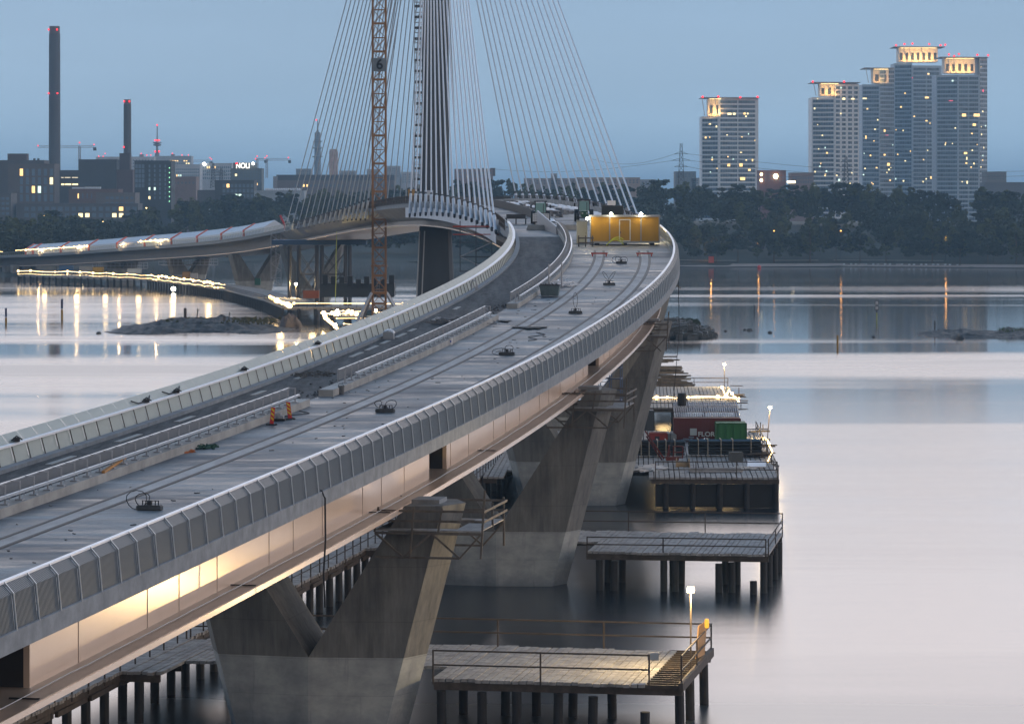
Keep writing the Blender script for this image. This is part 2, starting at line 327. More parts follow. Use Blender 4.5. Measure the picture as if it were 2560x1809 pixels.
# visible right web, with the open notches of the cladding
gaps=[(127.,131.),(214.,222.)]
segs=[];a=DN
def gapD(px0,py0,px1,py1): pass
def Dof(px,u):   # distance where offset u crosses image column px
    return min(((abs(1280+F*fr(D/2,u).x/fr(D/2,u).y-px),D/2) for D in range(160,900)),key=lambda a:a[0])[1]
NOTCH=[(Dof(-40,6.0),Dof(66,6.0)),(Dof(1066,6.0),Dof(1111,6.0)),(Dof(1465,6.0),Dof(1492,6.0))]
for n0,n1 in NOTCH: segs.append((a,n0)); a=n1
segs.append((a,452))
for (a,b) in segs: sweep(g,rect(5.9,6.15,-GD+.12,-.46),a,b)
sweep(g,rect(-6.15,-5.9,-GD+.12,-.46),DN,452)
sweep(g,rect(-6.15,-5.9,-GD+.12,-.46),452.01,935,mi=2); sweep(g,rect(5.9,6.15,-GD+.12,-.46),452.01,935,mi=2); sweep(g,rect(-6.15,-5.9,-GD+.12,-.46),935.01,DF,mi=3); sweep(g,rect(5.9,6.15,-GD+.12,-.46),935.01,DF,mi=3)
for n0,n1 in NOTCH:
    sweep(g,rect(3.3,3.4,-GD+.12,-.46),n0-.2,n1+.2,6,mi=1)
    for D in (n0-.1,n1+.02): sweep(g,rect(3.4,5.9,-GD+.12,-.46),D,D+.1,1,mi=1)
D=70.;k=0
while D<440:
    g.hexa([fr(D,6.15,-GD+.13),fr(D,6.17,-GD+.13),fr(D+.06,6.17,-GD+.13),fr(D+.06,6.15,-GD+.13),fr(D,6.15,-.48),fr(D,6.17,-.48),fr(D+.06,6.17,-.48),fr(D+.06,6.15,-.48)],4) if not any(a-1<D<b+1 for a,b in NOTCH) else None
    D+=[6.2,9.4,4.8][k%3]; k+=1
M_far=mat('approach_steel',(.055,.06,.068),.6,var=.1,scale=.2)
g.build('girder_web',[M_web,M_dark,mat('span_steel',(.22,.21,.20),.6,var=.12,scale=.2),M_far,M_flange],br)
g=MB(); sweep(g,rect(-7.6,7.6,-GD,-GD+.12),DN,935); sweep(g,rect(-7.6,7.6,-GD,-GD+.12),935.01,DF,mi=1); g.build('girder_bottom_flange',[M_flange,M_far],br)
g=MB(); sweep(g,rect(7.6,7.72,-GD-.05,-GD+.2),DN,935); sweep(g,rect(-7.72,-7.6,-GD-.05,-GD+.2),DN,DF,mi=0); g.build('flange_edge',M_web,br)
g=MB(); pts=[]; D=72.
random.seed(3)
while D<330: pts.append(fr(D,6.7+random.uniform(-.04,.04),-GD+.17)); D+=2.5
g.tube(pts,.025,5); g.build('flange_cable',M_galv,br)
g=MB(); D=96
for D in (98,129,160,189,222,262): g=MB(); g.bar(fr(D,6.2,-GD+.16),fr(D,7.4,-GD+.16),.10,.05); g.build('flange_bracket',M_black,br)
# hanging hose over the edge beam
h=fr(164,9.7,-.3); g=MB(); g.tube([h+Vector((-.5,0,.5)),h+Vector((-.1,0,.35)),h+Vector((.05,0,0)),h+Vector((.07,0,-2)),h+Vector((-.02,0,-3.6)),h+Vector((.05,0,-5.2))],.045,6)
tag(g.build('hose',M_black),'black hose hanging from the edge beam down past the beige girder','hose')
# slatted parapets
def panel_mb(mb,D0,D1,side,ns,th):
    # screen profile outward (u) and up (dz)
    if side>0: pr=[(9.55,-.02),(9.42,1.28),(9.08,1.66)]
    else: pr=[(-8.75,.24),(-8.98,1.12),(-9.45,1.66)]
    for i in range(ns):
        a=D0+(D1-D0)*(i+.12)/ns; b=D0+(D1-D0)*(i+.12+th)/ns
        rows=[]
        for u,dz in pr:
            o=-.03*side
            p0,p1,p2,p3=fr(a,u,dz),fr(b,u,dz),fr(b,u+o,dz),fr(a,u+o,dz)
            rows.append([p0,p1,p2,p3])
        mb.strip(rows,True)
def post_mb(mb,D,side):
    if side>0: pr=[(9.60,-.02),(9.47,1.28),(9.12,1.68)]
    else: pr=[(-8.66,.24),(-8.90,1.14)]
    for k in range(len(pr)-1):
        mb.bar(fr(D,*pr[k]),fr(D,*pr[k+1]),.045,.05)
for side in (1,-1):
    par=MB()
    if side>0:
        sweep(par,rect(8.92,9.13,1.62,1.69),DN,452); 
    else:
        sweep(par,rect(-9.02,-8.72,1.12,1.22),DN,436)
    par=par.build('parapet',M_white,br)
    D=84.2 if side>0 else 120.; i=0; end=452 if side>0 else 436
    rest=MB(); posts=MB()
    while D<end-2.4:
        ns=18 if D<230 else 12; th=(.52 if side>0 else .50)
        pm=MB() if i<99 else rest
        panel_mb(pm,D+.04,D+2.36,side,ns if D<330 else 8,th)
        po=MB() if i<99 else posts; post_mb(po,D,side)
        if i<99: po.build('mullion',M_alu if side>0 else M_rust,par)
        if i<99: pm.build('slat_panel',M_slat if side<0 else M_slat_shade,par)
        D+=2.4; i+=1
    if rest.v: tag(rest.build('slat_panel',M_slat if side<0 else M_slat_shade,par),kind='stuff')
    if posts.v: tag(posts.build('mullion',M_alu if side>0 else M_rust,par),kind='stuff')
# track: lighter strip and grooved rails
R1,R2,R3,R4=.4,1.4,5.39,6.39
for a,b in ((R1,R2),(R3,R4)):
    m=MB(); sweep(m,rect(a+.12,b-.12,0,.012),DN,386); m.build('track_infill',mat('pale_infill',(.21,.215,.22),.6,var=.35,scale=.7,stretch=(1,.3,1)),br)
for u in (R1,R2,R3,R4):
    m=MB(); sweep(m,rect(u-.13,u-.03,0,.02),DN,386); sweep(m,rect(u+.05,u+.13,0,.02),DN,386,mi=0); sweep(m,rect(u-.03,u+.05,0,.035),DN,386,mi=1); m.build('track_rail',[M_rail,M_dark],br)
# crack-like joints across the deck
m=MB(); D=100.; k=0
while D<380:
    m.strip([[fr(D,-2.0,.004),fr(D+.05,-2.0,.004)],[fr(D+.1,.2,.004),fr(D+.15,.2,.004)],[fr(D,8.9,.004),fr(D+.05,8.9,.004)]],False) if k%2==0 else None
    D+=7.5;k+=1
m.build('construction_joint',M_dark,br)
# far parapets (mesh rails) beyond the finished stretch
def mesh_rail(parent,side,D0,D1,h,step,name):
    mb=MB(); u=9.3*side
    pts=[];D=D0
    while D<=D1: pts.append(D); D+=step
    for a,b in zip(pts,pts[1:]):
        for z in (.1,h*.5,h): mb.bar(fr(a,u,z),fr(b,u,z),.07)
        k=int(step/ .9)
        for j in range(k):
            q=a+(b-a)*j/k; mb.bar(fr(q,u,0.0),fr(q,u,h),.05 if j else .1)
    return mb.build(name,M_rust,parent)
mesh_rail(br,1,452,930,1.35,3.6,'mesh_railing'); mesh_rail(br,-1,437,930,1.35,3.6,'mesh_railing')
m=MB(); sweep(m,rect(8.9,9.12,0,.85),452,940,6); sweep(m,rect(-9.05,-8.9,0,.5),437,940,6); m.build('upstand',M_conc,br)
m=MB(); 
pr=[(-9.2,-.1),(-9.35,1.3)]
sweep(m,rect(-9.3,-9.2,1.25,1.4),930,1400,8)
D=930.
while D<1400: m.bar(fr(D,-9.2,-.2),fr(D,-9.5,1.35),.12,.08); D+=2.4
m.build('far_railing',M_slat,br)
# ---------------------------------------------------------------- stay cables and anchor housings
PD=672.; PC=fr(PD); PC.z=0
NC=16
def cable(D,side,zt,k):
    q=fr(D,9.75*side,.4); t=Vector((PC.x+ .9*side, PC.y+(-1.2 if D<PD else 1.2), zt))
    m=MB(); d=(t-q).normalized(); m.tube([q+d*1.2,t],.13 if D<PD else .12,8)
    n=int((t-q).length/3.2)
    c=m.build('stay_cable',mat('cable_sheath',(.48,.55,.62),.35),br)
    m=MB(); m.tube([q-d*2.9,q+d*1.6],.26 if D<PD else .26,10); m.tube([q+d*1.6,q+d*2.1],.2,8,mi=1); m.tube([q-d*3.5,q-d*2.9],.2,8,mi=1)
    if side<0: m.box(((q-d*1.3)+Vector((.5,0,0))).to_tuple(),(.9,.25,1.6),hd(D),0)
    m.build('anchor_housing',[mat('anchor_white',(.55,.60,.66),.45,var=.1,scale=.5),M_dark],br,smooth=False)
for i in range(17):
    t=i/16.
    zt=131-26*(t)   # longest to shortest
    for s in (-1,1):
        cable(456+(618-456)*t,s,zt,i)
        cable(935-(935-722)*t,s,zt,i)
# fascia plates between near left anchors
m=MB(); sweep(m,rect(-9.6,-9.5,-2.6,-.8),456,630,6); m.build('fascia_plate',mat('plate_blue_white',(.50,.54,.60),.5,var=.08,scale=.3),br)
m=MB(); sweep(m,rect(-9.5,-9.4,-2.2,-.6),722,800,6); m.build('yellow_formwork',mat('ochre_ply',(.42,.30,.10),.7,var=.2,scale=.4),br)
# soffit outriggers of the main span
m=MB(); 
sweep(m,[(-9.4,-.76),(-6.16,-.76),(-6.16,-3.2)],437,950,8)
m.build('cantilever_bracket',mat('main_span_grey',(.26,.26,.26),.7,var=.15,scale=.2),br)
# ---------------------------------------------------------------- pylon
py=empty('pylon',(PC.x,PC.y,0),'tall dark concrete pylon standing in the middle of the bridge deck','pylon')
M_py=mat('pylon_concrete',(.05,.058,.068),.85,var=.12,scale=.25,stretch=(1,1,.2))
m=MB()
def ring(z,a,b): return [(-a,-b*.75,z),(-a*.8,-b,z),(a*.8,-b,z),(a,-b*.75,z),(a,b*.75,z),(a*.8,b,z),(-a*.8,b,z),(-a,b*.75,z)]
m.strip([ring(z,a,b) for z,a,b in ((-3,4.15,5),(10,3.75,4.2),(24,3.1,3.0),(30,2.75,2.6),(70,2.55,2.3),(105,2.3,2.0),(132,2.0,1.6))],True)
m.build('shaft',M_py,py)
m=MB()
for x in (-3.2,-2.2): m.hexa([(x-.9-.12,-5.2,-3),(x-.9+.12,-5.2,-3),(x-.9+.12,-4.9,-3),(x-.9-.12,-4.9,-3),(x-.12+.15,-3.2,23.2),(x+.12+.15,-3.2,23.2),(x+.12+.15,-2.9,23.2),(x-.12+.15,-2.9,23.2)])
m.build('edge_strip',mat('pale_strip',(.42,.44,.44),.8),py)
# climbing lift and stair scaffold up the left side of the pylon
hs=empty('pylon_hoist',(PC.x-3.0,PC.y-1.0,fZ(PD)),'tall scaffold hoist clamped to the left side of the pylon','scaffold')
m=MB()
for x in (-1.1,0,1.1):
    for y in (-.8,.8): m.bar((x,y,0),(x,y,78),.09)
z=0;k=0
while z<78:
    for y in (-.8,.8):
        m.bar((-1.1,y,z),(1.1,y,z),.09); m.bar((-1.1,y,z),(0,y,z+2),.06); m.bar((0,y,z+2),(1.1,y,z),.06) 
    z+=2
m.build('scaffold_frame',M_galv,hs)
m=MB(); z=3
while z<78: m.box((.1,0,z),(2.3,1.6,.45)); m.box((1.7,0,z),(1.6,.5,.3)); z+=2.13*1
m.build('landing',M_dark,hs)
# ---------------------------------------------------------------- V piers
def pier(D,off,label,zt=None,full=True,hz=4.2,lab_extra=None):
    c=fr(D,off); ztop=(fZ(D)-3.9) if zt is None else zt; Zg=c.z-GD
    p=empty('bridge_pier',(c.x,c.y,0),label,'bridge pier','V shaped concrete piers under the bridge',hd(D))
    o=lambda z:4.25+.26*z
    m=MB(); rows=[]
    for z in (-4,0,hz):
        a=o(z); rows.append([(-a-.9,0,z),(-a,-2.2,z),(0,-2.75,z),(a,-2.2,z),(a+.9,0,z),(a,2.2,z),(0,2.75,z),(-a,2.2,z)])
    m.strip(rows,True); m.build('pier_base',M_pier2,p)
    inn=lambda z:max(0,.64*(z-hz))
    for s in (-1,1):
        zt2=ztop if s>0 else Zg-.25
        m=MB(); rows=[]
        for k in range(7):
            z=hz+.004+(zt2-hz)*k/6; a=o(z); i=inn(z)
            rows.append([(s*i,-2.74,z),(s*a,-2.2,z),(s*(a+.9),0,z),(s*a,2.2,z),(s*i,2.74,z)])
        m.strip(rows,True); leg=m.build('pier_leg',M_pier,p)
        m=MB(); m.box((s*(o(zt2)-1.0 if s<0 else o(zt2)-1.2),0,zt2+.12),(1.6,2.2,.24)); m.build('bearing_plinth',M_beam,p)
    # pour line, tide marks
    return p
piers=[(193.6,2.3,'nearest V shaped concrete pier, its foot below the lower edge of the photo'),
 (264.6,.9,'V shaped pier with its foot in the water just behind the second wooden trestle'),
 (332.6,-.4,'tall V shaped pier beside the work platform with the containers')]
for a,b,c_ in piers: pier(a,b,c_)
pier(400,-.4,'V shaped pier mostly hidden behind the tall pier by the work platform')
pier(952,0,'far V pier inside the blue falsework tower'); pier(1040,0,'far V pier left of the stair tower under the far approach')
pier(1125,0,'far V pier in the middle of the left approach, above the lit jetty'); pier(1205,0,'lowest far V pier wrapped in formwork, nearest the abutment')
def access_platform(D,off,label,dz=-5.15,x0=4.0,x1=10.0,y0=-3.7,y1=3.6,s=1):
    c=fr(D,off); z=c.z+dz
    p=empty('access_platform',(c.x,c.y,z),label,'access platform','timber access platforms round the pier tops',hd(D))
    m=MB(); 
    n=14
    for i in range(n):
        y=y0+(y1-y0)*(i+.5)/n
        if abs(y)<2.9: 
            m.box((x1-.75,y,0),(1.5,(y1-y0)/n*.9,.07)); m.box((x0+.4,y,0),(.8,(y1-y0)/n*.9,.07))
        else: m.box(((x0+x1)/2,y,0),(x1-x0,(y1-y0)/n*.9,.07))
    m.build('deck_boards',M_wood,p)
    m=MB()
    P=[(x0,y0),(x0+2,y0),((x0+x1)/2+.6,y0),(x1,y0),(x1,0),(x1,y1),(x0,y1)]
    for i,(x,y) in enumerate(P):
        lean=.25 if y==y0 else 0
        m.bar((x,y,-1.5 if i%2 else -.1),(x+lean,y-.1,1.3+ (1.0 if i in (3,) else 0)),.11,.07)
    for a,b in zip(P,P[1:]):
        for h in (.55,1.1): m.bar((a[0]+.2,a[1]-.1,h),(b[0]+.2,b[1]-.1,h),.05,.13)
    m.build('guard_rail',M_timber,p)
    for y in (y0+.1,y1-.1):
        m=MB()
        m.bar((x0,y,-.15),(x1,y,-.15),.14); m.bar((x0,y,-1.5),(x1-1.2,y,-1.5),.12)
        X=[x0,x0+1.6,x0+3.2,x0+4.8]
        for i,(a,b) in enumerate(zip(X,X[1:])):
            m.bar((a,y,-.15 if i%2==0 else -1.5),(b,y,-1.5 if i%2==0 else -.15),.11)
        m.bar((x1,y,-.15),(x1-1.2,y,-1.5),.1)
        m.build('truss_bracket',M_timber,p)
    return p
access_platform(193.6,2.3,'tilted timber access platform round the top of the nearest pier')
access_platform(264.6,.9,'timber access platform round the top of the second pier from the camera')
access_platform(332.6,-.4,'timber access platform outside the top of the tall pier beside the water',x1=9.3)
access_platform(400,-.4,'small steel access platform at the bend, right of the deck edge',x0=6.2,x1=10.3,dz=-3.6)
# blue scaffold tower between pier 2 and girder
c=at(1526,1000,304); st=empty('scaffold_tower',tuple(c),'narrow blue scaffold tower squeezed beside the girder at the second pier','scaffold',rz=hd(246)); st.scale=(.75,.75,.75)
m=MB()
for x in (-1.3,.0,1.3):
    for y in (-.9,.9): m.bar((x,y,-1),(x,y,5.6),.1)
for z in (0,1.3,2.6,3.9,5.2):
    for y in (-.9,.9): m.bar((-1.3,y,z),(1.3,y,z),.09); m.bar((-1.3,y,z),(0,y,z+1.2),.05)
    for x in (-1.3,1.3): m.bar((x,-.9,z),(x,.9,z),.08)
m.build('scaffold_frame',mat('scaffold_blue',(.05,.10,.22),.5),st)
m=MB()
for z in (0.05,2.65): m=MB(); m.box((0,0,z),(2.5,1.7,.08)); m.build('landing',M_wood,st)
# ---------------------------------------------------------------- trestles (temporary timber-decked jetties)
random.seed(11)
def trestle(name,origin,rz,label,x0,x1,y0,y1,z=3.0,skip=None,plank_end=None,rails=(),piles=(),group='temporary wooden work trestles',pw=.42,rag=.5,extra_beam=True,pr=.27):
    p=empty(name,(origin[0],origin[1],0),label,'trestle',group,rz)
    m=MB(); x=x0; pe=plank_end if plank_end is not None else x1
    off=0
    while x<pe:
        if random.random()<.28: off=random.uniform(-rag,rag)
        wv=pw*random.uniform(.78,.92); a=y0+off*.6; b=y1+off+random.uniform(-.08,.08)
        zz=z-.09+random.uniform(-.02,.02); sgm=[(a,b)]
        if skip: 
            sx0,sx1,sy0,sy1=skip
            if sx0<x<sx1: sgm=[(sy1+.1,b)] if sy0<=y0+.5 else [(a,sy0),(sy1,b)]
        for q0,q1 in sgm:
            L_=q1-q0; k=max(1,round(L_/5.0))
            for j in range(k):
                c0=q0+L_*j/k; c1=q0+L_*(j+1)/k-.05
                m.box((x+wv/2,(c0+c1)/2,zz+random.uniform(-.012,.012)),(wv,c1-c0,.18))
        x+=pw
    m.build('plank_deck',M_wood,p)
    m=MB()
    nb=max(2,round((y1-y0)/4.6))
    for i in range(nb+1):
        y=y0+.35+(y1-y0-.7)*i/nb
        if skip and skip[2]-.3<y<skip[3]+.3: m.bar((skip[1]+.2,y,z-.42),(x1,y,z-.42),.25,.42) ; (m.bar((x0,y,z-.42),(skip[0]-.2,y,z-.42),.25,.42) if x0<skip[0]-.2 else None)
        else: m.bar((x0,y,z-.42),(x1,y,z-.42),.25,.42)
    if pe<x1:
        y=y0
        while y<y1+.1: m.bar((pe-.2,y,z-.12),(x1,y,z-.12),.16,.2); y+=.85
        m.bar((x1,y0-.3,z-.1),(x1,y1+.3,z-.1),.25,.5)
    m.build('steel_beam',M_rust,p)
    for (px_,yy,dzt,lean) in piles:
        q=MB(); q.tube([(px_+lean,yy,-4),(px_,yy,z-.6+dzt)],pr,12); q.build('pile',M_pile,p)
    for pts,h,sp in rails:
        q=MB()
        for a,b in zip(pts,pts[1:]):
            A=Vector((*a,z));B=Vector((*b,z)); L_=(B-A).length; k=max(1,round(L_/sp))
            for i in range(k+1): q.bar(A.lerp(B,i/k)+Vector((0,0,-.3)),A.lerp(B,i/k)+Vector((0,0,h+.05)),.09,.09)
            for hh in (h*.5,h): q.bar(A+Vector((0,0,hh)),B+Vector((0,0,hh)),.07,.09)
        q.build('railing',M_rust,p)
    return p
def org(D): return (fX(D),D)
def pilerow(xs,ys,dz=lambda:0): return [(x+random.uniform(-.15,.15),y,random.uniform(-.3,.05),random.uniform(-.12,.12)) for x in xs for y in ys]
trestle('trestle',org(194),hd(194),'nearest wooden trestle, its planks lit yellow at the outer end by the lamp',-9,23.2,-2,12.4,skip=(-6.5,9.0,-2,2.9),plank_end=20.9,
  rails=[([(9.2,-2),(21.4,-2)],1.6,6.0),([(-9,12.3),(23.2,12.3)],1.6,6.2),([(23.2,-2),(23.2,12.3)],1.6,7)],
  piles=pilerow([9.6,12.0,14.0,16.2,18.3],[-1.6,5])+[(21.2,-2.2,-.9,0),(19.6,-2.9,-1.9,0),(22.9,-.5,0,.1),(22.8,5,0,.1),(22.9,11,0,.1),(-8,-1.5,0,0),(-6,11,0,0),(14.5,-2.8,-1.7,0)])
trestle('trestle',org(262),hd(262),'second wooden trestle, grey planks with sagging handrails, jutting past the second pier',-9,22.0,-2,14,skip=(-6.5,7.9,-2,5.2),
  rails=[([(8.2,-2),(14,-1.9),(21.8,-2)],1.1,6.0),([(-9,13.9),(22,13.9)],1.6,6.5),([(22,-2),(22,13.9)],1.1,7)],
  piles=pilerow([9.2,10.3,14.0,15.0,18.2,19.2],[-1.4,4])+[(21.6,-1.4,0,0),(21.7,3,0,0),(21.8,8,0,0),(21.8,13,0,0),(20.9,-2.4,-1.4,0)])
BP=trestle('work_platform',(6.3,330),-R(2.2),'large wooden work platform carrying containers and dark pipe stacks',-9,19.5,-2.6,62,skip=(-7.5,7.0,-2.6,5.4),rag=.2,pw=.5,
  rails=[([(7.6,-2.5),(19.3,-2.5)],1.5,4.5),([(19.4,-2.5),(19.4,62)],1.1,5.5)],
  piles=[(x,y,0,0) for x in (8.6,11.2,13.8,16.4,19.2) for y in (-2.2,3)]+[(19.3,y,0,0) for y in range(8,62,6)])
m=MB(); m.box((13.5,-1.9,1.2),(11.8,.3,2.2)); q=m.build('pile_gap_shade',M_black,BP)  # black panel stands for the darkness between the front piles
trestle('trestle',(6.8,440),-R(2.2),'farther trestle behind the red container, glowing under a string of lights',3,22.3,-4,44,rag=.3,pw=.5,
  rails=[([(3,-4),(22.2,-4)],1.1,6),([(3,44),(22.2,44)],1.2,5)],piles=[(x,-3.5,0,0) for x in (6,10,14,18,22)])
# access trestle parallel to the bridge, left of the piers
ta=empty('access_trestle',(0,0,0),'long narrow wooden trestle running under the left side of the bridge','trestle')
m=MB(); D=96.
while D<420:
    t=random.uniform(-.1,.1); a,b=fr(D,-15+t),fr(D,-8.9+t); c,d=fr(D+.36,-15+t),fr(D+.36,-8.9+t)
    P=[]
    for z in (2.82,3.0): 
        for q in (a,b,d,c): P.append((q.x,q.y,z+random.uniform(-.01,.01)))
    m.hexa(P); D+=.42
m.build('plank_deck',M_wood,ta)
m=MB()
def frz(D,u,z): 
    v=fr(D,u); v.z=z; return v
D=96.
while D<415:
    for u in (-9.1,): m.bar(frz(D,u,2.6),frz(D+6,u,2.6),.25,.45); m.bar(frz(D,u+.25*(1 if u>-10 else -1),2.35),frz(D+6,u,2.3),.2,.3)
    D+=6
m.build('steel_beam',M_rust,ta)
m=MB(); D=96.
while D<415:
    m.bar(frz(D,-8.95,2.6),frz(D,-8.95,4.2),.09); 
    for h in (3.6,4.15): m.bar(frz(D,-8.95,h),frz(D+3,-8.95,h),.06)
    D+=3
m.build('railing',M_rust,ta)
D=98.; k=0
while D<400:
    for u in (-9.2,): 
        q=MB(); q.tube([frz(D,u,-4),frz(D+random.uniform(-.2,.2),u,2.5)],.27,10); q.build('pile',M_pile,ta)
    D+=3.4 if D<280 else 8
# ---------------------------------------------------------------- lamps on masts
def lamp_mast(base,top,label,power,col=(1,.70,.32),group='floodlight masts on the trestles',r=.05,star=.12):
    e=empty('floodlight_mast',base,label,'floodlight',group); b=Vector(base);t=Vector(top)-b
    m=MB(); m.tube([(0,0,-.3),tuple(t)],r,8); m.build('mast',M_rust,e)
    m=MB(); m.box((t.x,t.y+.12,t.z+.1),(.42,.18,.34)); m.build('lamp_housing',M_dark,e)
    m=MB(); m.lathe((t.x,t.y-.05,t.z+.1),[(star*.5,-star),(star,-star*.4),(star,star*.4),(star*.5,star)],12); m.build('lamp_glass',emi('lamp_glow',(1,.84,.55),150),e)
    l=bpy.data.lights.new('lamp_light','POINT'); l.energy=power; l.color=col; l.shadow_soft_size=.2
    lo=bpy.data.objects.new('lamp_light',l); C.objects.link(lo); lo.parent=e; lo.location=(t.x,t.y-.5,t.z+.1)
    return e
b=atz(1727,1672,3.0); lamp_mast(b,at(1727,1478,b.y),'floodlight glowing on the thin mast at the end of the nearest trestle',3600)
b=atz(1918,1096,3.0); lamp_mast(b,at(1925,1020,b.y),'floodlight on the leaning mast beside the green container',1800)
b=atz(1811,966,3.0); lamp_mast(b,at(1811,912,b.y),'floodlight on the far corner of the farther trestle beyond the red container',1800)
# string lights
def string_light(pts,label,glow0=28,r=.07,wav=.25,step=2.2,group='strings of work lights'):
    glow=round(3.5+glow0*.12,1); r*=1.35
    P=[];pts=[Vector(p) for p in pts]
    for a,b in zip(pts,pts[1:]):
        n=max(2,int((b-a).length/step))
        for i in range(n):
            P.append(a.lerp(b,i/n)+Vector((0,0,wav*math.sin(i*1.9)*.5)))
    P.append(pts[-1]); m=MB(); rg=random.Random(len(P)*7+int(r*1000)); n6=6
    m.tube(P,r*.45,n6)
    for p in P[::1]:
        q=r*rg.choice([.6,.8,1.0,1.3,2.0]); m.lathe(p,[(q*.5,-q),(q,-q*.4),(q,q*.4),(q*.5,q)],6)
    return tag(m.build('light_string',emi('string_glow_%.1f'%glow,(1,.66,.27),glow)),label,'light string',group)
string_light([at(1615,996,452),at(1668,993,452),at(1700,998,452),at(1742,990,452),at(1847,995,452)],'wavy glowing light string across the trestle behind the red container',30,.10,.1,6)
string_light([at(1805,968,470),at(1815,992,455),at(1822,975,460),at(1846,1003,440)],'bright tangle of light string at the corner of the farther trestle',40,.11,.1,6)
string_light([at(1908,1095,378),at(1918,1100,370),at(1930,1130,352),at(1920,1152,345)],'light string hanging down the right edge of the work platform',24,.07,.1,3)
# point lights added for the glow of the strings and tents
def glow_light(p,pw,col=(1,.68,.30),s=1.5):
    l=bpy.data.lights.new('added_glow','POINT'); l.energy=pw; l.color=col; l.shadow_soft_size=s
    o=bpy.data.objects.new('added_glow',l); C.objects.link(o); o.location=p; return o
for x in (1660,1740,1815): glow_light(at(x,985,456),1300)
# plywood board, beacon and small flood on the nearest trestle
b=atz(1756,1642,3.2); m=MB(); m.hexa([b+Vector(v) for v in ((-.45,-.6,0),(-.38,-.6,0),(.2,1.2,0),(.13,1.2,0),(-.30,-.6,1.9),(-.23,-.6,1.9),(.35,1.2,2.0),(.28,1.2,2.0))])
tag(m.build('plywood_board',mat('plywood',(.42,.25,.12),.7,var=.15,scale=1)),'plywood board leaning at the outer end of the nearest trestle','board')
b=at(1767,1560,191+7); m=MB(); m.lathe(b,[(.10,-.2),(.13,-.1),(.13,.25),(.09,.33)],10); tag(m.build('warning_beacon',emi('beacon_orange',(1,.45,.03),1.2)),'small orange beacon on the railing at the end of the nearest trestle','beacon')
b=at(1633,1640,189.9); m=MB(); m.box(b,(.62,.18,.42)); o=m.build('work_lamp',M_galv); tag(o,'small unlit grey work lamp hung on the railing of the nearest trestle','work lamp')
m=MB(); m.box(b+Vector((0,-.11,0)),(.52,.04,.33)); q=m.build('lens',mat('grey_glass',(.35,.40,.44),.2)); q.parent=o

# beam ends and lumber along the outer edge of the work platform
rg=random.Random(44)
for k in range(26):
    D=rg.uniform(332,478); px=float(1938-(D-332)*.62) if D<400 else 1853-(D-436)*.2; 
    if 396<D<432: continue
    p=at(px,500,D); p.z=3.0+rg.uniform(-.5,.9); L_=rg.uniform(1.0,2.6); m=MB(); m.bar(p+Vector((-L_*.7,rg.uniform(-.5,.5),rg.uniform(-.1,.1))),p+Vector((L_*.4,0,0)),rg.uniform(.12,.22),rg.uniform(.1,.2))
    if rg.random()<.5: m.bar(p,p+Vector((0,0,rg.uniform(.6,1.5))),.1)
    tag(m.build('beam_end',M_timber),'dark timber or steel beam end sticking out from the edge of the work platforms','beam','beam ends along the platform edge')
# ---------------------------------------------------------------- land
import numpy as np
def interp(x,xs,ys):
    return float(np.interp(x,xs,ys))
M_land=mat('shore_ground',(.03,.035,.022),.95,var=.4,scale=.03,col2=(.05,.05,.032))
def shoreD(px): return interp(px,[-4000,-200,60,110,300,560,850,1040,1600,1750,2100,2560,4500],[1250,1270,1290,1330,1500,1560,1556,1556,1470,1440,1450,1420,1380])
def hillh(px): return interp(px,[-4000,0,300,600,1000,1250,1600,1800,2500,4500],[3,4,6,9,12,13,15,16,14,12])
rows=[]
random.seed(5)
for off,k in ((-25,-3),(-2,-.3),(3,.4),(14,1.2),(22,1.4),(30,2.2),(80,.35),(150,.75),(220,1.0),(400,1.0),(700,.55),(1500,.5),(6000,.5),(25000,.5)):
    r=[]
    for i in range(161):
        px=-4000+8500*i/160; D=shoreD(px)+off+ (random.uniform(-3,3) if off<20 else 0)
        z=k if off<35 else hillh(px)*k+1
        r.append((( px-1280)/F*D,D,z))
    rows.append(r)
m=MB(); m.strip(rows,False); tag(m.build('terrain',M_land),kind='structure')
# pale beach strip along the right shore
m=MB(); rr=[]
for off,z in ((-1,.15),(6,.75),(12,1.15)):
    rr.append([((px-1280)/F*(shoreD(px)+off*k_),shoreD(px)+off*k_,z+.12) for px,k_ in [(1600+20*i,(1.9 if i<12 else .8)) for i in range(49)]])
m.strip(rr,False); tag(m.build('beach',mat('sand',(.30,.24,.20),.95,var=.15,scale=.2)),kind='structure')
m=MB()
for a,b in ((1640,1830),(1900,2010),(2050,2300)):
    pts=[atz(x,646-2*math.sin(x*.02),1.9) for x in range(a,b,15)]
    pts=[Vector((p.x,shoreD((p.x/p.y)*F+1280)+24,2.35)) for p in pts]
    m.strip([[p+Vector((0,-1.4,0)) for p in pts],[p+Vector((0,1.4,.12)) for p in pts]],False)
tag(m.build('shore_path',mat('lamp_lit_gravel',(.34,.27,.20),.95)),kind='structure')  # pale warm gravel strip along the shore
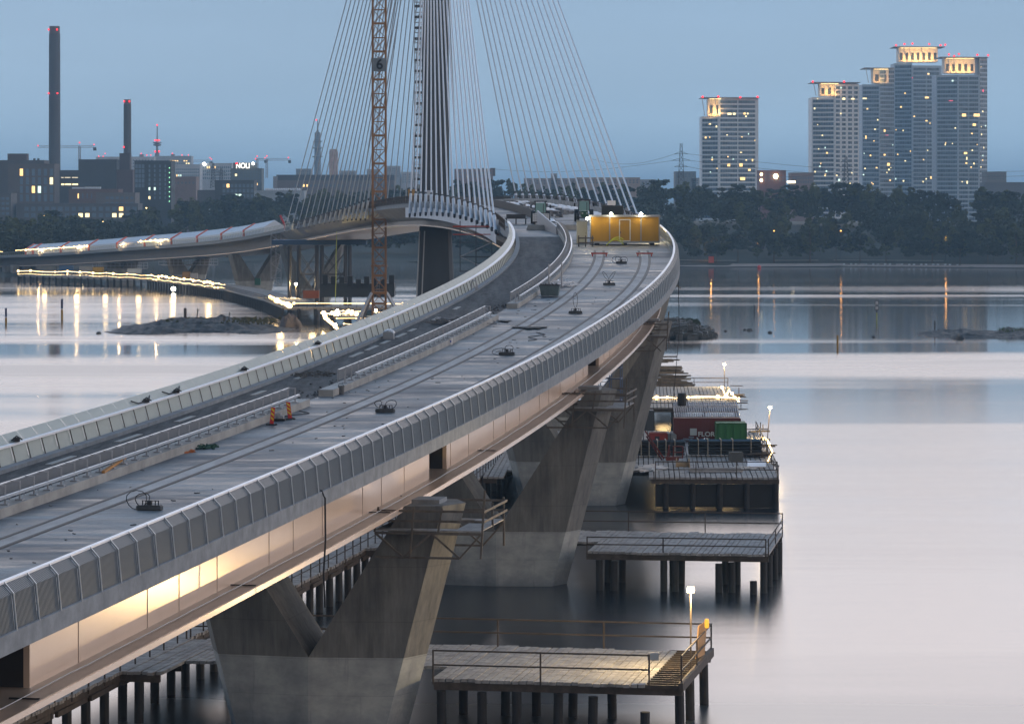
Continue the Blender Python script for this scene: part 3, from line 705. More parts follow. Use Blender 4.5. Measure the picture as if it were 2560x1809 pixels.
# ---------------------------------------------------------------- trees
M_leaf=[mat('foliage_pine',(.024,.040,.028),.9,var=.35,scale=.12),mat('foliage_birch',(.070,.085,.030),.9,var=.35,scale=.12),mat('foliage_oak',(.033,.048,.027),.9,var=.35,scale=.12)]
M_trunk=mat('bark',(.10,.07,.05),.95)
def crown_pts(kind,h,rad,n,rng):
    L_=[]
    if kind==0:   # pine: open layered crown high on the trunk
        blobs=[(rng.uniform(-.55,.55)*rad,rng.uniform(-.55,.55)*rad,h*rng.uniform(.50,.97),rad*rng.uniform(.25,.5)) for _ in range(13)]
        fl=.45
    elif kind==1:
        blobs=[]
        for _ in range(15):
            t=rng.random(); rr=rad*(.25+.75*math.sin(math.pi*min(1,t*.85+.12)))
            a=rng.uniform(0,6.28); blobs.append((rr*.6*math.cos(a),rr*.6*math.sin(a),h*(.2+.78*t),rad*rng.uniform(.25,.42)))
        fl=1.1
    else:
        blobs=[]
        for _ in range(16):
            a=rng.uniform(0,6.28); t=rng.random(); rr=rad*math.sqrt(rng.random())*.72; blobs.append((rr*math.cos(a),rr*math.sin(a),h*(.3+.6*t*(1-.35*(rr/rad))),rad*rng.uniform(.3,.5)))
        fl=.8
    for i in range(n):
        bx,by,bz,br_=rng.choice(blobs); 
        u=Vector((rng.gauss(0,1),rng.gauss(0,1),rng.gauss(0,1))).normalized()*(br_*rng.uniform(.6,1.05))
        c=Vector((bx+u.x,by+u.y,bz+u.z*fl)); s=rng.uniform(.35,.8)
        a=Vector((rng.gauss(0,1),rng.gauss(0,1),rng.gauss(0,.7))).normalized()*s; b=a.cross(Vector((rng.gauss(0,1),rng.gauss(0,1),rng.gauss(0,1)))).normalized()*s
        L_.append((c-a*.9-b*.3,c+a*.2-b,c+a+b*.4,c-a*.2+b))
    return L_
rng=random.Random(9)
kinds=[]
for k in (0,0,1,1,2,2):
    h={0:19,1:17,2:15}[k]; rad={0:4.6,1:3.9,2:5.6}[k]
    cm=MB(); 
    for q in crown_pts(k,h,rad,620,rng): cm.face(q)
    tm=MB(); tm.tube([(0,0,-1.5),(rng.uniform(-.3,.3),0,h*.45),(rng.uniform(-.5,.5),0,h*.9)],.28,7,r2=.07)
    for _ in range(6):
        z=h*rng.uniform(.4,.8); a=rng.uniform(0,6.28); tm.tube([(0,0,z),(math.cos(a)*rad*.6,math.sin(a)*rad*.6,z+h*.12)],.1,5,r2=.03)
    kinds.append((k,h,rad,cm,tm))
# far woods: one mass per shore
def wood(name,px0,px1,topf,rowsD,n,seed,label):
    rg=random.Random(seed); V=[];nf=[0,0,0]
    per=[[],[],[]]
    base=[np.array(cm.v) for _,_,_,cm,_ in kinds]
    for i in range(n):
        px=px0+(px1-px0)*(i+rg.random())/n; rD=rg.choice(rowsD); D=shoreD(px)+rD
        ki=rg.randrange(6); k,h,rad,_,_=kinds[ki]
        gz=hillh(px)*interp(rD,[0,30,80,150,220],[.1,.15,.35,.75,1.0])+1
        zt=H-(topf(px)+rg.uniform(-6,14)-YH)*D/F
        want=max(7,min(26,zt-gz)) if rD>180 else rg.uniform(5,11) if rD<30 else (rg.uniform(12,18) if rg.random()<.6 else rg.uniform(6,9))
        s=want/h; a=rg.uniform(0,6.28); ca,sa=math.cos(a),math.sin(a)
        b=base[ki]; w_=(s*rg.uniform(1.0,1.4) if s<1.2 else s*.9)*(1.5 if want<10 else 1)
        W=np.empty_like(b); W[:,0]=(b[:,0]*ca-b[:,1]*sa)*w_+(px-1280)/F*D; W[:,1]=(b[:,0]*sa+b[:,1]*ca)*w_+D; W[:,2]=b[:,2]*s+gz
        per[k].append(W)
    allv=[];mi=[]
    for k in range(3):
        for W in per[k]: allv.append(W); mi+= [k]*(len(W)//4)
    V=np.concatenate(allv); nq=len(V)//4
    me=bpy.data.meshes.new(name); me.vertices.add(len(V)); me.vertices.foreach_set('co',V.ravel()); me.loops.add(nq*4); me.polygons.add(nq)
    me.loops.foreach_set('vertex_index',np.arange(nq*4,dtype=np.int32)); me.polygons.foreach_set('loop_start',np.arange(0,nq*4,4,dtype=np.int32)); 
    for q in M_leaf: me.materials.append(q)
    me.polygons.foreach_set('material_index',np.array(mi,dtype=np.int32)); me.update(); me.validate()
    o=bpy.data.objects.new(name,me); C.objects.link(o); tag(o,label,'wood',kind='stuff')
topR=lambda px: interp(px,[1150,1250,1400,1560,1620,1760,1900,2100,2300,2420,2560,2700],[448,446,462,462,452,462,468,462,470,470,476,476])
topL=lambda px: interp(px,[-200,0,130,200,300,345,420,480,560,640,760,900,1000,1150],[545,545,528,540,552,520,512,492,482,484,482,474,468,462])
wood('far_wood',1140,2760,topR,[16,24,32,45,60,75,95,125,150,190,225,225],400,21,'dark far-off wood covering the island behind the right-hand shore')
wood('far_wood',-260,1150,topL,[50,80,110,160,190,210,225],260,22,'dark far-off wood along the shore behind the left approach of the bridge')
# distinct shore trees, copies of one of each kind
protos=[]
SH=[(1652,0,17,'small pine by the red hut at the left end of the beach'),(1790,2,12,'round low tree leaning over the beach near its left end'),(1845,0,15,'dark pine whose low branches hang over the beach'),(1935,2,14,'broad tree just right of the lone pine on the beach'),(2025,1,19,'tall pale pointed tree standing at the water below the second white tower'),
 (2090,0,14,'thin pine left of the lit park lamp in the middle of the right shore'),(2150,0,16,'pine with a bare trunk right of the lit park lamp'),(2215,0,15,'pine over the graffiti-marked low wall'),(2330,1,18,'dark pointed tree close to the shore left of the orange-lit branches'),(2400,0,13,'low pine beside the orange-lit branches'),(2470,2,13,'bushy tree in front of the faint lamp at the right end of the shore'),(2540,1,17,'pale tree at the right edge of the photo')]
cache={}
for px,k,hh,lab in SH:
    kd=[x for x in kinds if x[0]==k][0]; D=shoreD(px)+20; s=hh/kd[1]
    root=empty('pine_tree' if k==0 else 'broadleaf_tree',((px-1280)/F*D,D,1.6),lab,'tree','trees standing at the right-hand shore',rng.uniform(0,6)); root.scale=(s*1.1,s*1.1,s)
    if k not in cache:
        cache[k]=(kd[4].build('trunk',M_trunk,root),kd[3].build('crown',M_leaf[k],root))
    else:
        for ch in cache[k]: c2=ch.copy(); C.objects.link(c2); c2.parent=root
# park lamps on the shore
def park_lamp(px,py,label,D=None,col=(1,.42,.08),s=6,pw=100,hgt=None):
    D=D or shoreD(px)+26; p=at(px,py,D); e=empty('street_lamp',(p.x,p.y,2),label,'street lamp','lit street lamps on the far shores')
    m=MB(); m.tube([(0,0,-1),(0,0,p.z-2)],.09,6); m.build('pole',M_dark,e)
    m=MB(); m.lathe((0,-.1,p.z-2),[(.2,-.22),(.34,0),(.2,.2)],8); m.build('lamp_head',emi('lamp_%d_%d'%(int(col[1]*100),s),col,s),e)
    if pw:
        l=bpy.data.lights.new('lamp_light','POINT'); l.energy=pw; l.color=col; l.shadow_soft_size=.4; o=bpy.data.objects.new('lamp_light',l); C.objects.link(o); o.parent=e; o.location=(0,-1.5,p.z-2.4)
park_lamp(2102,577,'tall lit orange park lamp near the middle of the right-hand shore',pw=120)
park_lamp(1935,577,'dim park lamp between dark trees left of the middle of the right shore',s=5,pw=120)
park_lamp(2364,592,'orange park lamp lighting pine branches far right on the shore',pw=400,s=6)
park_lamp(2483,626,'low pinkish lamp at the right end of the shore',s=8,pw=500,col=(1,.5,.3))
park_lamp(1778,600,'lamp lighting branches orange above the red hut on the beach',s=4,pw=1500)
park_lamp(1895,608,'dim orange lamp in the wood above the left end of the beach',s=3,pw=400)
for px,py,lab in ((110,540,'lit lamp on a tall pole in the wood at the far left'),(272,560,'lit lamp with a pole in front of the wood left of the white tent'),(66,576,'small greenish lamp in the wood at the left edge'),(258,554,'small white lamp high in the wood left of the tent'),(366,520,'lamp between the trees below the dark tower block')):
    park_lamp(px,py,lab,D=1620,col=(1,.62,.22),s=9,pw=0)
# red hut
p=atz(1778,652,1.6); p.y=shoreD(1778)+16; p.x=(1778-1280)/F*p.y
m=MB(); m.box((p.x,p.y,3),(2.2,2.2,2.8)); m.hexa([(p.x-1.4,p.y-1.4,4.4),(p.x+1.4,p.y-1.4,4.4),(p.x+1.4,p.y+1.4,4.4),(p.x-1.4,p.y+1.4,4.4),(p.x-1.4,p.y-.1,5.3),(p.x+1.4,p.y-.1,5.3),(p.x+1.4,p.y+.1,5.3),(p.x-1.4,p.y+.1,5.3)],1)
tag(m.build('beach_hut',[mat('hut_red',(.45,.07,.04),.7),M_dark]),'small red hut on the beach at the left end of the right-hand shore','hut')
# low graffiti wall by the water
p0=atz(2110,655,1.0);m=MB()
for a,b in ((2110,2150),(2165,2240),(2255,2400)):
    for x in range(a,b,6): 
        D=shoreD(x)+5; m.box(((x-1280)/F*D,D,.9),(6/F*D*.96,.5,1.1+.15*math.sin(x)),mi=(1 if (x*7)%5<2 else 0))
tag(m.build('shore_wall',[mat('old_concrete',(.18,.18,.18),.9,var=.3,scale=.4),mat('chalky_paint',(.42,.46,.5),.8,var=.4,scale=.8)]),'low concrete wall with pale paint marks along the right-hand shore','wall')
# ---------------------------------------------------------------- city
GL=mat('window_glass',(.16,.22,.28),.15,.3); GLd=mat('window_dark',(.06,.08,.10),.15,.3)
LW=emi('lit_window_warm',(1,.62,.22),2.2); LY=emi('lit_window_yellow',(1,.80,.40),2.2); LC=emi('lit_window_cool',(.75,1,.85),1.5); RL=emi('red_light',(1,.012,.015),3.2); WL=emi('white_flood',(1,.95,.85),9)
def bld(name,label,x0,x1,yt,D,col,wins=None,depth=25,yb=560,extra=None,cat='building',group=None,roof=None,lits=(),wcol=None,rough=.85):
    """front face between pixel columns x0,x1 of the photo at distance D"""
    s=D/F; zt=H-(yt-YH)*s; zb=min(4,zt-3); X0=(x0-1280)*s; X1=(x1-1280)*s; e=empty(name,((X0+X1)/2,D,zb),label,cat,group)
    W=X1-X0; Hh=zt-zb; wm=mat('wall_%.3f_%.3f_%.3f'%col,col,rough,var=.08,scale=.1)
    m=MB(); m.box((0,depth/2,Hh/2),(W,depth,Hh)); m.box((0,depth/2,Hh+.2),(W+.3,depth+.3,.4)); m.build('wall',wm,e)
    if wins:  # list of (x0,x1,y0,y1,nx,ny,fx,fy)
        for (a,b,c,d,nx,ny,fx,fy) in wins:
            cw=(b-a)*s/nx; ch=(d-c)*s/ny
            pm=None
            for i in range(nx):
                for j in range(ny):
                    lit=(i,j) in lits or (i,j,a) in lits
                    X=(a-1280)*s-(X0+X1)/2+cw*(i+.5); Z=H-(c-YH)*s-ch*(j+.5)-zb
                    if Z<.5: continue
                    q=MB(); q.box((0,0,0),(cw*fx,.16,ch*fy))
                    if lit: o=q.build('lit_window',[LW,LY,LC][(i*3+j)%3 if (i+j)%4 else 0],e)
                    else:
                        if pm is None: o=q.build('window',wcol or GL,e); pm=o
                        else: o=pm.copy(); C.objects.link(o)
                    o.location=(X,-.03,Z); 
    return e,s,zb,(X0+X1)/2
def addbox(b,name,x0,x1,y0,y1,m_,dy=-.1,dep=.3):
    e,s,zb,xc=b; mb=MB(); mb.box((((x0+x1)/2-1280)*s-xc,dy+dep/2,H-((y0+y1)/2-YH)*s-zb),((x1-x0)*s,dep,abs(y1-y0)*s)); return mb.build(name,m_,e)
def redlamp(b,x,y,mt=None,r=.55,dy=0):
    e,s,zb,xc=b; mb=MB(); mb.lathe(((x-1280)*s-xc,dy,H-(y-YH)*s-zb),[(r*.5,-r),(r,-r*.3),(r,r*.3),(r*.5,r)],8); return mb.build('warning_light',mt or RL,e)
G='buildings of the far city'
BR=(.12,.075,.06)
b=bld('apartment_block','dark brown block with a rooftop box at the left edge of the skyline',-40,111,402,2300,(.075,.065,.06),group=G); addbox(b,'rooftop_box',17,65,384,402,mat('wall_dk',(.09,.06,.055),.9),3,10); addbox(b,'rooftop_vent',82,87,396,402,M_dark,2,2); addbox(b,'rooftop_vent',92,97,396,402,M_dark,2,2)
bld('apartment_block','brown block with six columns of tall windows, left of the tall chimney',20,136,411,2200,(.10,.08,.07),[(46,136,420,506,6,4,.52,.80)],group=G,lits={(0,0),(3,2),(5,1),(2,2)},yb=520)
b=bld('power_station','low dark power station hall with two lit window bands',130,200,427,2320,(.06,.055,.055),group=G,cat='power station'); 
for a,c in ((153,161),(163,178),(181,195)): addbox(b,'lit_band',a,c,459,463,LY)
for a,c in ((153,159),(162,176),(180,195)): addbox(b,'lit_band',a,c,443,445,emi('lit_dim',(1,.85,.55),1.0))
b=bld('boiler_house','large windowless dark boiler house between the two chimneys',196,291,400,2250,(.05,.052,.055),group=G,cat='power station'); addbox(b,'brick_annex',291,331,424,510,mat('annex_brick',(.09,.055,.05),.9),2,20); addbox(b,'pale_annex',291,312,400,423.5,mat('annex_pale',(.20,.19,.19),.8),2,12); addbox(b,'stair_tower',298,324,383,424,mat('stair_brick',(.06,.04,.04),.9),1.2,10)
b=bld('brick_building','low brick building with white skylights in front of the boiler house',172,296,474,2120,(.14,.085,.07),[(190,235,480,500,4,1,.25,.6)],group=G,lits={(0,0)}); addbox(b,'skylight',179,208,468,472,mat('skylight',(.55,.62,.68),.3),2,4); addbox(b,'skylight',210,250,467,472,MATS['skylight'],2,4)
bld('apartment_block','grey low block with a white roof edge in front of the brick hall',240,338,483,2080,(.13,.115,.11),[(262,336,488,515,6,2,.6,.5)],group=G)
bld('apartment_block','long low dark block with rows of balconies and a few lit rooms',40,345,510,2040,(.085,.085,.09),[(58,345,514,546,17,2,.62,.62)],group=G,lits={(9,1),(8,1),(14,0),(14,1),(13,1)})
bld('apartment_block','dark low block with faint windows at the very left edge below the brown block',-60,27,484,2030,(.08,.075,.075),[(-30,24,490,540,5,4,.7,.5)],group=G)
b=bld('tower_block','black square tower block with pale window columns and a strip of green lights',336,428,403,2180,(.035,.038,.04),[(337,362,410,470,3,5,.78,.8),(367,420,410,500,4,8,.32,.66)],group=G,lits={(0,5,367),(1,5,367),(0,7,367)})
for j in range(8): addbox(b,'green_light',422.5,424.5,419+j*11.9,421+j*11.9,emi('green_led',(.35,1,.5),3))
bld('brick_house','pink brick house with a dark hipped roof right of the black tower block',428,490,443,2350,(.19,.14,.13),[(432,488,452,462,6,1,.4,.5)],group=G)
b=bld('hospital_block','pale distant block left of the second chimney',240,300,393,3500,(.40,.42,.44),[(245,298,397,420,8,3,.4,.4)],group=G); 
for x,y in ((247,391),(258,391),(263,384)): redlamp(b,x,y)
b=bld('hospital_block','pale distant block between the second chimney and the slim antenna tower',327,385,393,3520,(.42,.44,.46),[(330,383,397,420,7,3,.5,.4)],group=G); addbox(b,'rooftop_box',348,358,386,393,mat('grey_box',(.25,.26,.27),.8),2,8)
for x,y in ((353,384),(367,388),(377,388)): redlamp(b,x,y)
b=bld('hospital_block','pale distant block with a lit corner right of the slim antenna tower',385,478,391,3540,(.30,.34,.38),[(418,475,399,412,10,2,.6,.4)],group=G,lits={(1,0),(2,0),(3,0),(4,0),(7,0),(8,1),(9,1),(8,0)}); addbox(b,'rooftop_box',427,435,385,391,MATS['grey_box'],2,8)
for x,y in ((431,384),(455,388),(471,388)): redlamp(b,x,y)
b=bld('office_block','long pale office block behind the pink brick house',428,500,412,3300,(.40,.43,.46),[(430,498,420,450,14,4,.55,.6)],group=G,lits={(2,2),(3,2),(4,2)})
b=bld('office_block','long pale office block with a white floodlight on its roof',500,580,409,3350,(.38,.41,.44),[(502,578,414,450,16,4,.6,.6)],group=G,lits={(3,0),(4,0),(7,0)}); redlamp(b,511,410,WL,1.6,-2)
b=bld('hotel','dark square hotel with a lit rooftop name sign',577,654,422,2500,(.10,.125,.13),[(579,653,426,472,10,6,.66,.7)],group=G,cat='hotel',lits={(4,4),(8,4),(1,1)}); addbox(b,'rooftop_storey',582,640,407,422,mat('roof_st',(.10,.115,.12),.8),2,12)
redlamp(b,592,409,RL,.8,-1); redlamp(b,633,409,WL,1.0,-1)
o=textmesh('sign_letters','NOLI',3.9,emi('sign_white',(1,.93,.78),2.6),bold=.10)
e,s,zb,xc=b; o.parent=e; o.location=((607.5-1280)*s-xc,-1.0,H-(415-YH)*s-zb); o.scale=(.82,1,1)
b=bld('office_building','low black office building with bright yellow windows behind the wood',537,635,452,2100,(.05,.055,.06),[(555,635,458,496,8,3,.7,.7)],group=G,lits={(3,2),(4,2),(1,0)}); addbox(b,'low_wing',493,537,475,515,mat('wing_dark',(.07,.07,.075),.85),1,15)
b=bld('glass_hall','long white translucent hall with a ribbed roof behind the wood',636,760,478,2000,(.30,.36,.42),group=G,cat='hall')
e,s,zb,xc=b; mb=MB()
for i in range(16): 
    x=(664+i*5.6-1280)*s-xc; mb.lathe((x,3,H-(474-YH)*s-zb),[(.66,-1.5),(.66,.3),(.3,.9)],8)
mb.build('ribbed_roof',mat('hall_roof',(.55,.60,.66),.4),e)
b=bld('warehouse','long low building with a dark roof running behind the stay cables',685,985,452,2450,(.14,.125,.13),[(735,985,458,470,26,1,.5,.5)],group=G,lits={(2,0),(3,0)},depth=30); addbox(b,'dark_roof',690,985,437,452,mat('slate_roof',(.055,.065,.08),.8),4,22); addbox(b,'gable',683,693,441,470,mat('gable_pale',(.24,.25,.27),.9),-1,10)
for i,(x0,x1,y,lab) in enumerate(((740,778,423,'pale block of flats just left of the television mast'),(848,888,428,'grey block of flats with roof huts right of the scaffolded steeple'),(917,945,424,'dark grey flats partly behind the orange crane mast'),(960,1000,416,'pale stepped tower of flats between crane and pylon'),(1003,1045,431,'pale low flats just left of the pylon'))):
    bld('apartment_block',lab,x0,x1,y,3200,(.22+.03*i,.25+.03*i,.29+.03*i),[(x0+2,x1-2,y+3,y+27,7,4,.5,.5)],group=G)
b=bld('apartment_block','long red brick block of flats just right of the pylon',1136,1232,424,2700,(.20,.12,.10),[(1140,1230,428,446,14,2,.5,.5)],group=G,lits={(4,1)}); 
for i in range(7): addbox(b,'rooftop_hut',1140+i*13,1145+i*13,421,424,MATS['annex_brick'],2,4)
addbox(b,'end_tower',1226,1238,420,440,MATS['annex_brick'],1,8)
for x0,x1,y,col,lab in ((1310,1440,447,(.30,.25,.24),'long pale brown roofscape behind the right-hand stay cables'),(1378,1393,435,(.33,.30,.30),'small pale tower block rising behind the right-hand stay cables'),(1440,1600,445,(.36,.26,.21),'long ochre block with many dormers left of the power pylon'),(1600,1640,450,(.30,.31,.33),'low grey block with a steep roof left of the power pylon'),(1688,1740,430,(.18,.20,.22),'dark glass office behind the lattice power pylon'),(1730,1756,446,(.34,.35,.36),'low white building touching the left tower')):
    bld('apartment_block',lab,x0,x1,y,2600,col,[(x0+2,x1-2,y+3,y+14,max(3,int((x1-x0)/9)),2,.5,.5)],group=G)
b=bld('brick_building','red brick building with bright floodlights right of the left-hand white tower',1899,1965,427,2350,(.16,.065,.055),[(1901,1962,432,455,7,3,.4,.35)],group=G); 
for x,y,r in ((1939,441,1.7),(1903,436,.9),(1903,451,1.0)): redlamp(b,x,y,emi('flood_yellow',(1,.85,.45),9),r,-1.2)
bld('brick_building','grey brick building with tall narrow windows beside the second white tower',1978,2034,433,2400,(.24,.17,.15),[(1981,2032,440,460,12,2,.45,.7)],group=G)
mb=MB(); p=at(1978,455,2300); mb.box(p,(5.5,.4,1.5)); tag(mb.build('lit_sign',emi('sign_strip',(1,.8,.45),7)),'bright lit strip sign between the two brick buildings at right','sign')
bld('office_block','dark low block at the right of the rightmost tower',2466,2516,431,2500,(.16,.16,.17),[(2470,2512,436,450,6,2,.5,.5)],group=G); bld('warehouse','long low dark building with a white roof at the right edge',2462,2660,457,2350,(.12,.13,.15),group=G)
# --- residential towers
def tower(label,D,faces,yb,crown,col,nfl,lits,lit_c,lamps=(),name='residential_tower',band=.62):
    """faces: list of (x0,x1,ytop,dy0,dy1): facade strips seen in the photo, dy = setback of their ends"""
    s=D/F; x0=min(f[0] for f in faces);x1=max(f[1] for f in faces); xc=((x0+x1)/2-1280)*s; zb=4
    e=empty(name,(xc,D,zb),label,'tower','tall residential towers on the skyline'); wm=mat('tower_wall_%.2f'%col[0],col,.6,var=.05,scale=.1)
    gm=towerglass()
    for (a,b,yt,d0,d1,nc,style) in faces:
        A=Vector(((a-1280)*s-xc,d0,0));B=Vector(((b-1280)*s-xc,d1,0)); zt=H-(yt-YH)*s-zb; m=MB()
        m.hexa([A,B,B+Vector((0,34-d1,0)),A+Vector((0,34-d0,0)),A+Vector((0,0,zt)),B+Vector((0,0,zt)),B+Vector((0,34-d1,zt)),A+Vector((0,34-d0,zt))]); m.build('facade',wm,e)
        d=(B-A); L_=d.length; ang=math.atan2(d.y,d.x); fh=(475-128)*s*1.0/34 if False else 3.35
        n=int((zt-1.5)/fh); 
        for j in range(n):
            z=zt-1.2-fh*(j+.5)
            if z<1: break
            q=MB(); c=A.lerp(B,.5)+Vector((0,-.08,z)); 
            if style==0: q.box(c,(L_*.90,.25,fh*band),ang)
            elif style==1:
                for k in range(nc-1): 
                    q2=MB(); cc=A.lerp(B,(k+.5)/(nc-1))+Vector((0,-.08,z)); q2.box(cc,(L_/(nc-1)*.62,.25,fh*.60),ang); q2.build('window',gm,e)
                continue
            else:
                for a0,a1 in ((.05,.47),(.50,.92)): 
                    cc=A.lerp(B,(a0+a1)/2)+Vector((0,-.08,z)); q.box(cc,(L_*(a1-a0),.25,fh*band),ang)
            q.build('window_band',gm,e)
    rl=random.Random(int(x0)); yb_=472
    for _ in range(16):
        f=rl.choice(faces); x=rl.uniform(f[0]+3,f[1]-3); y=rl.uniform(f[2]+8,yb_-8); lits=lits+[(x,y,rl.uniform(1.5,4),rl.uniform(2,4),rl.choice([0,0,1,1,2]))]
    for (x,y,w_,h_,c) in lits:
        q=MB(); 
        f=[f for f in faces if f[0]<=x<=f[1]][0]; t=(x-f[0])/(f[1]-f[0]); dy=f[3]+(f[4]-f[3])*t
        q.box(((x-1280)*s-xc,dy-.24,H-(y-YH)*s-zb),(w_*s,.1,h_*s),math.atan2(f[4]-f[3],(f[1]-f[0])*s)); q.build('lit_window',{0:LW,1:LY,2:LC,3:emi('lit_pink',(1,.12,.2),1.2)}[c],e)
    # crown: floodlit penthouse, slanted posts and a thin roof slab
    (cx0,cx1,cy0,cy1,rx0,rx1,ry,posts,cd)=crown
    m=MB(); m.box((((cx0+cx1)/2-1280)*s-xc,cd+8,H-((cy0+cy1)/2-YH)*s-zb),((cx1-cx0)*s,16,(cy1-cy0)*s)); m.build('penthouse',mat('penthouse_wall',(.62,.60,.55),.6),e)
    nw=max(2,int((cx1-cx0)/14))
    for k in range(nw):
        q=MB(); xx=cx0+(cx1-cx0)*(k+.5)/nw; q.box(((xx-1280)*s-xc,cd-.1,H-(cy0+(cy1-cy0)*.62-YH)*s-zb),((cx1-cx0)/nw*.45*s,.2,(cy1-cy0)*.5*s)); q.build('penthouse_window',GLd,e)
    m=MB(); m.hexa([(X,Y,Z) for Z in (H-(ry-YH)*s-zb,H-(ry-YH)*s-zb+.45) for X,Y in (((rx0-1280)*s-xc,cd-5),((rx1-1280)*s-xc,cd-1),((rx1-1280)*s-xc,32),((rx0-1280)*s-xc,32))]); m.build('roof_slab',mat('slab_grey',(.25,.25,.26),.6),e)
    zlo=H-(cy1-YH)*s-zb; zhi=H-(ry-YH)*s-zb
    for a in posts:
        q=MB(); q.bar(((a-1280)*s-xc+1.0,cd-4.5,zlo),((a-1280)*s-xc-1.2,cd-6,zhi),.45); q.build('roof_post',mat('post_white',(.6,.6,.56),.5),e)
    m=MB(); m.box((((cx0+cx1)/2-1280)*s-xc,cd-2.8,zhi-.8),((cx1-cx0)*s*.9,1.0,.25)); m.build('crown_lamp',emi('crown_glow',(1,.68,.28),4),e)
    l=bpy.data.lights.new('crown_light','AREA'); l.shape='RECTANGLE'; l.size=(cx1-cx0)*s*.8; l.size_y=1.5; l.energy=lit_c; l.color=(1,.50,.15)
    lo=bpy.data.objects.new('crown_light',l); C.objects.link(lo); lo.parent=e; lo.location=(((cx0+cx1)/2-1280)*s-xc,cd-4.2,zlo+1.0); lo.rotation_euler=(R(145),0,0); l.energy*=.07
    for (x,y) in lamps: 
        q=MB(); q.lathe(((x-1280)*s-xc,cd-5,H-(y-YH)*s-zb),[(.35,-.7),(.75,-.2),(.75,.2),(.35,.7)],8); q.build('warning_light',RL,e)
    return e
def towerglass():
    if 'tower_glass' in MATS: return MATS['tower_glass']
    m=bpy.data.materials.new('tower_glass'); m.use_nodes=True; n=m.node_tree.nodes; l=m.node_tree.links; b=n['Principled BSDF']; b.inputs['Roughness'].default_value=.25; b.inputs['Metallic'].default_value=.2
    g=n.new('ShaderNodeTexCoord'); s=n.new('ShaderNodeSeparateXYZ'); l.new(g.outputs['Object'],s.inputs[0])
    mu=n.new('ShaderNodeMath'); mu.operation='MULTIPLY'; mu.inputs[1].default_value=.55; l.new(s.outputs['X'],mu.inputs[0]); f=n.new('ShaderNodeMath'); f.operation='FRACT'; l.new(mu.outputs[0],f.inputs[0])
    c=n.new('ShaderNodeMath'); c.operation='GREATER_THAN'; c.inputs[1].default_value=.86; l.new(f.outputs[0],c.inputs[0])
    z=n.new('ShaderNodeTexWhiteNoise'); z.noise_dimensions='2D'; fl=n.new('ShaderNodeVectorMath'); fl.operation='FLOOR'; sc2=n.new('ShaderNodeVectorMath'); sc2.operation='MULTIPLY'; sc2.inputs[1].default_value=(.55,0,.3); l.new(g.outputs['Object'],sc2.inputs[0]); l.new(sc2.outputs[0],fl.inputs[0])
    sp=n.new('ShaderNodeSeparateXYZ'); l.new(fl.outputs[0],sp.inputs[0]); cb=n.new('ShaderNodeCombineXYZ'); l.new(sp.outputs['X'],cb.inputs[0]); l.new(sp.outputs['Z'],cb.inputs[1]); l.new(cb.outputs[0],z.inputs['Vector'])
    r=n.new('ShaderNodeValToRGB'); r.color_ramp.elements[0].color=(.015,.04,.065,1); r.color_ramp.elements[1].color=(.10,.17,.24,1); l.new(z.outputs['Value'],r.inputs[0])
    mx=n.new('ShaderNodeMix'); mx.data_type='RGBA'; l.new(c.outputs[0],mx.inputs[0]); l.new(r.outputs[0],mx.inputs[6]); mx.inputs[7].default_value=(.30,.34,.38,1); l.new(mx.outputs[2],b.inputs['Base Color'])
    MATS['tower_glass']=m; return m
tower('leftmost and lowest of the five skyline towers, white with a lit corner terrace',2480,[(1755,1796,291,6,0,3,0),(1796,1897,245,0,4,8,2)],470,(1770,1804,248,290,1753,1899,245,(1758,1776,1790),1.5),(.62,.68,.73),22,[(1824,285,10,5,1),(1836,285,6,5,1),(1862,284,5,5,0),(1870,284,3,4,1),(1853,381,5,2,1),(1820,392,3,3,0),(1853,413,8,8,0),(1822,413,7,6,0),(1882,401,3,6,0),(1766,344,2,5,0),(1874,425,6,5,0),(1857,447,12,7,0)],30000,((1756,243),(1795,242),(1850,244),(1893,243)))
tower('white tower with square punched windows on its right face, second skyline tower from the left',2500,[(2031,2087,243,5,0,5,0),(2087,2149,210,0,4,5,1)],470,(2050,2098,209,240,2029,2151,207,(2036,2072),1.5),(.64,.67,.70),24,[(2045,247,2,2,1),(2110,247,7,5,1),(2133,247,8,3,1),(2098,450,5,5,2),(2092,438,4,3,1)],22000,((2031,205),(2109,205)))
tower('blue-grey tower with a bare roof frame, middle of the five skyline towers',2620,[(2157,2199,211,5,0,5,0),(2199,2238,171,0,4,4,0)],470,(2183,2222,174,208,2160,2235,171,(2167,2178,),1.5),(.34,.42,.50),26,[(2163,246,10,3,1),(2166,343,3,8,0),(2212,327,4,6,0),(2218,338,8,1,3),(2212,387,5,4,0),(2222,411,7,7,0)],16000,())
tower('tallest of the five skyline towers, its floodlit crown ringed with red lamps',2700,[(2238,2280,158,6,0,6,0),(2280,2356,164,0,5,9,2)],480,(2247,2345,119,155,2235,2364,118,(2247,2262,2275,2305),2.0),(.32,.41,.49),34,[(2322,185,5,4,0),(2318,244,10,4,0),(2281,195,2,3,3),(2246,386,3,3,0),(2320,376,3,2,1),(2330,444,7,6,0),(2317,302,5,3,0)],70000,((2239,114),(2260,111),(2280,110),(2322,111),(2350,114),(2362,113)))
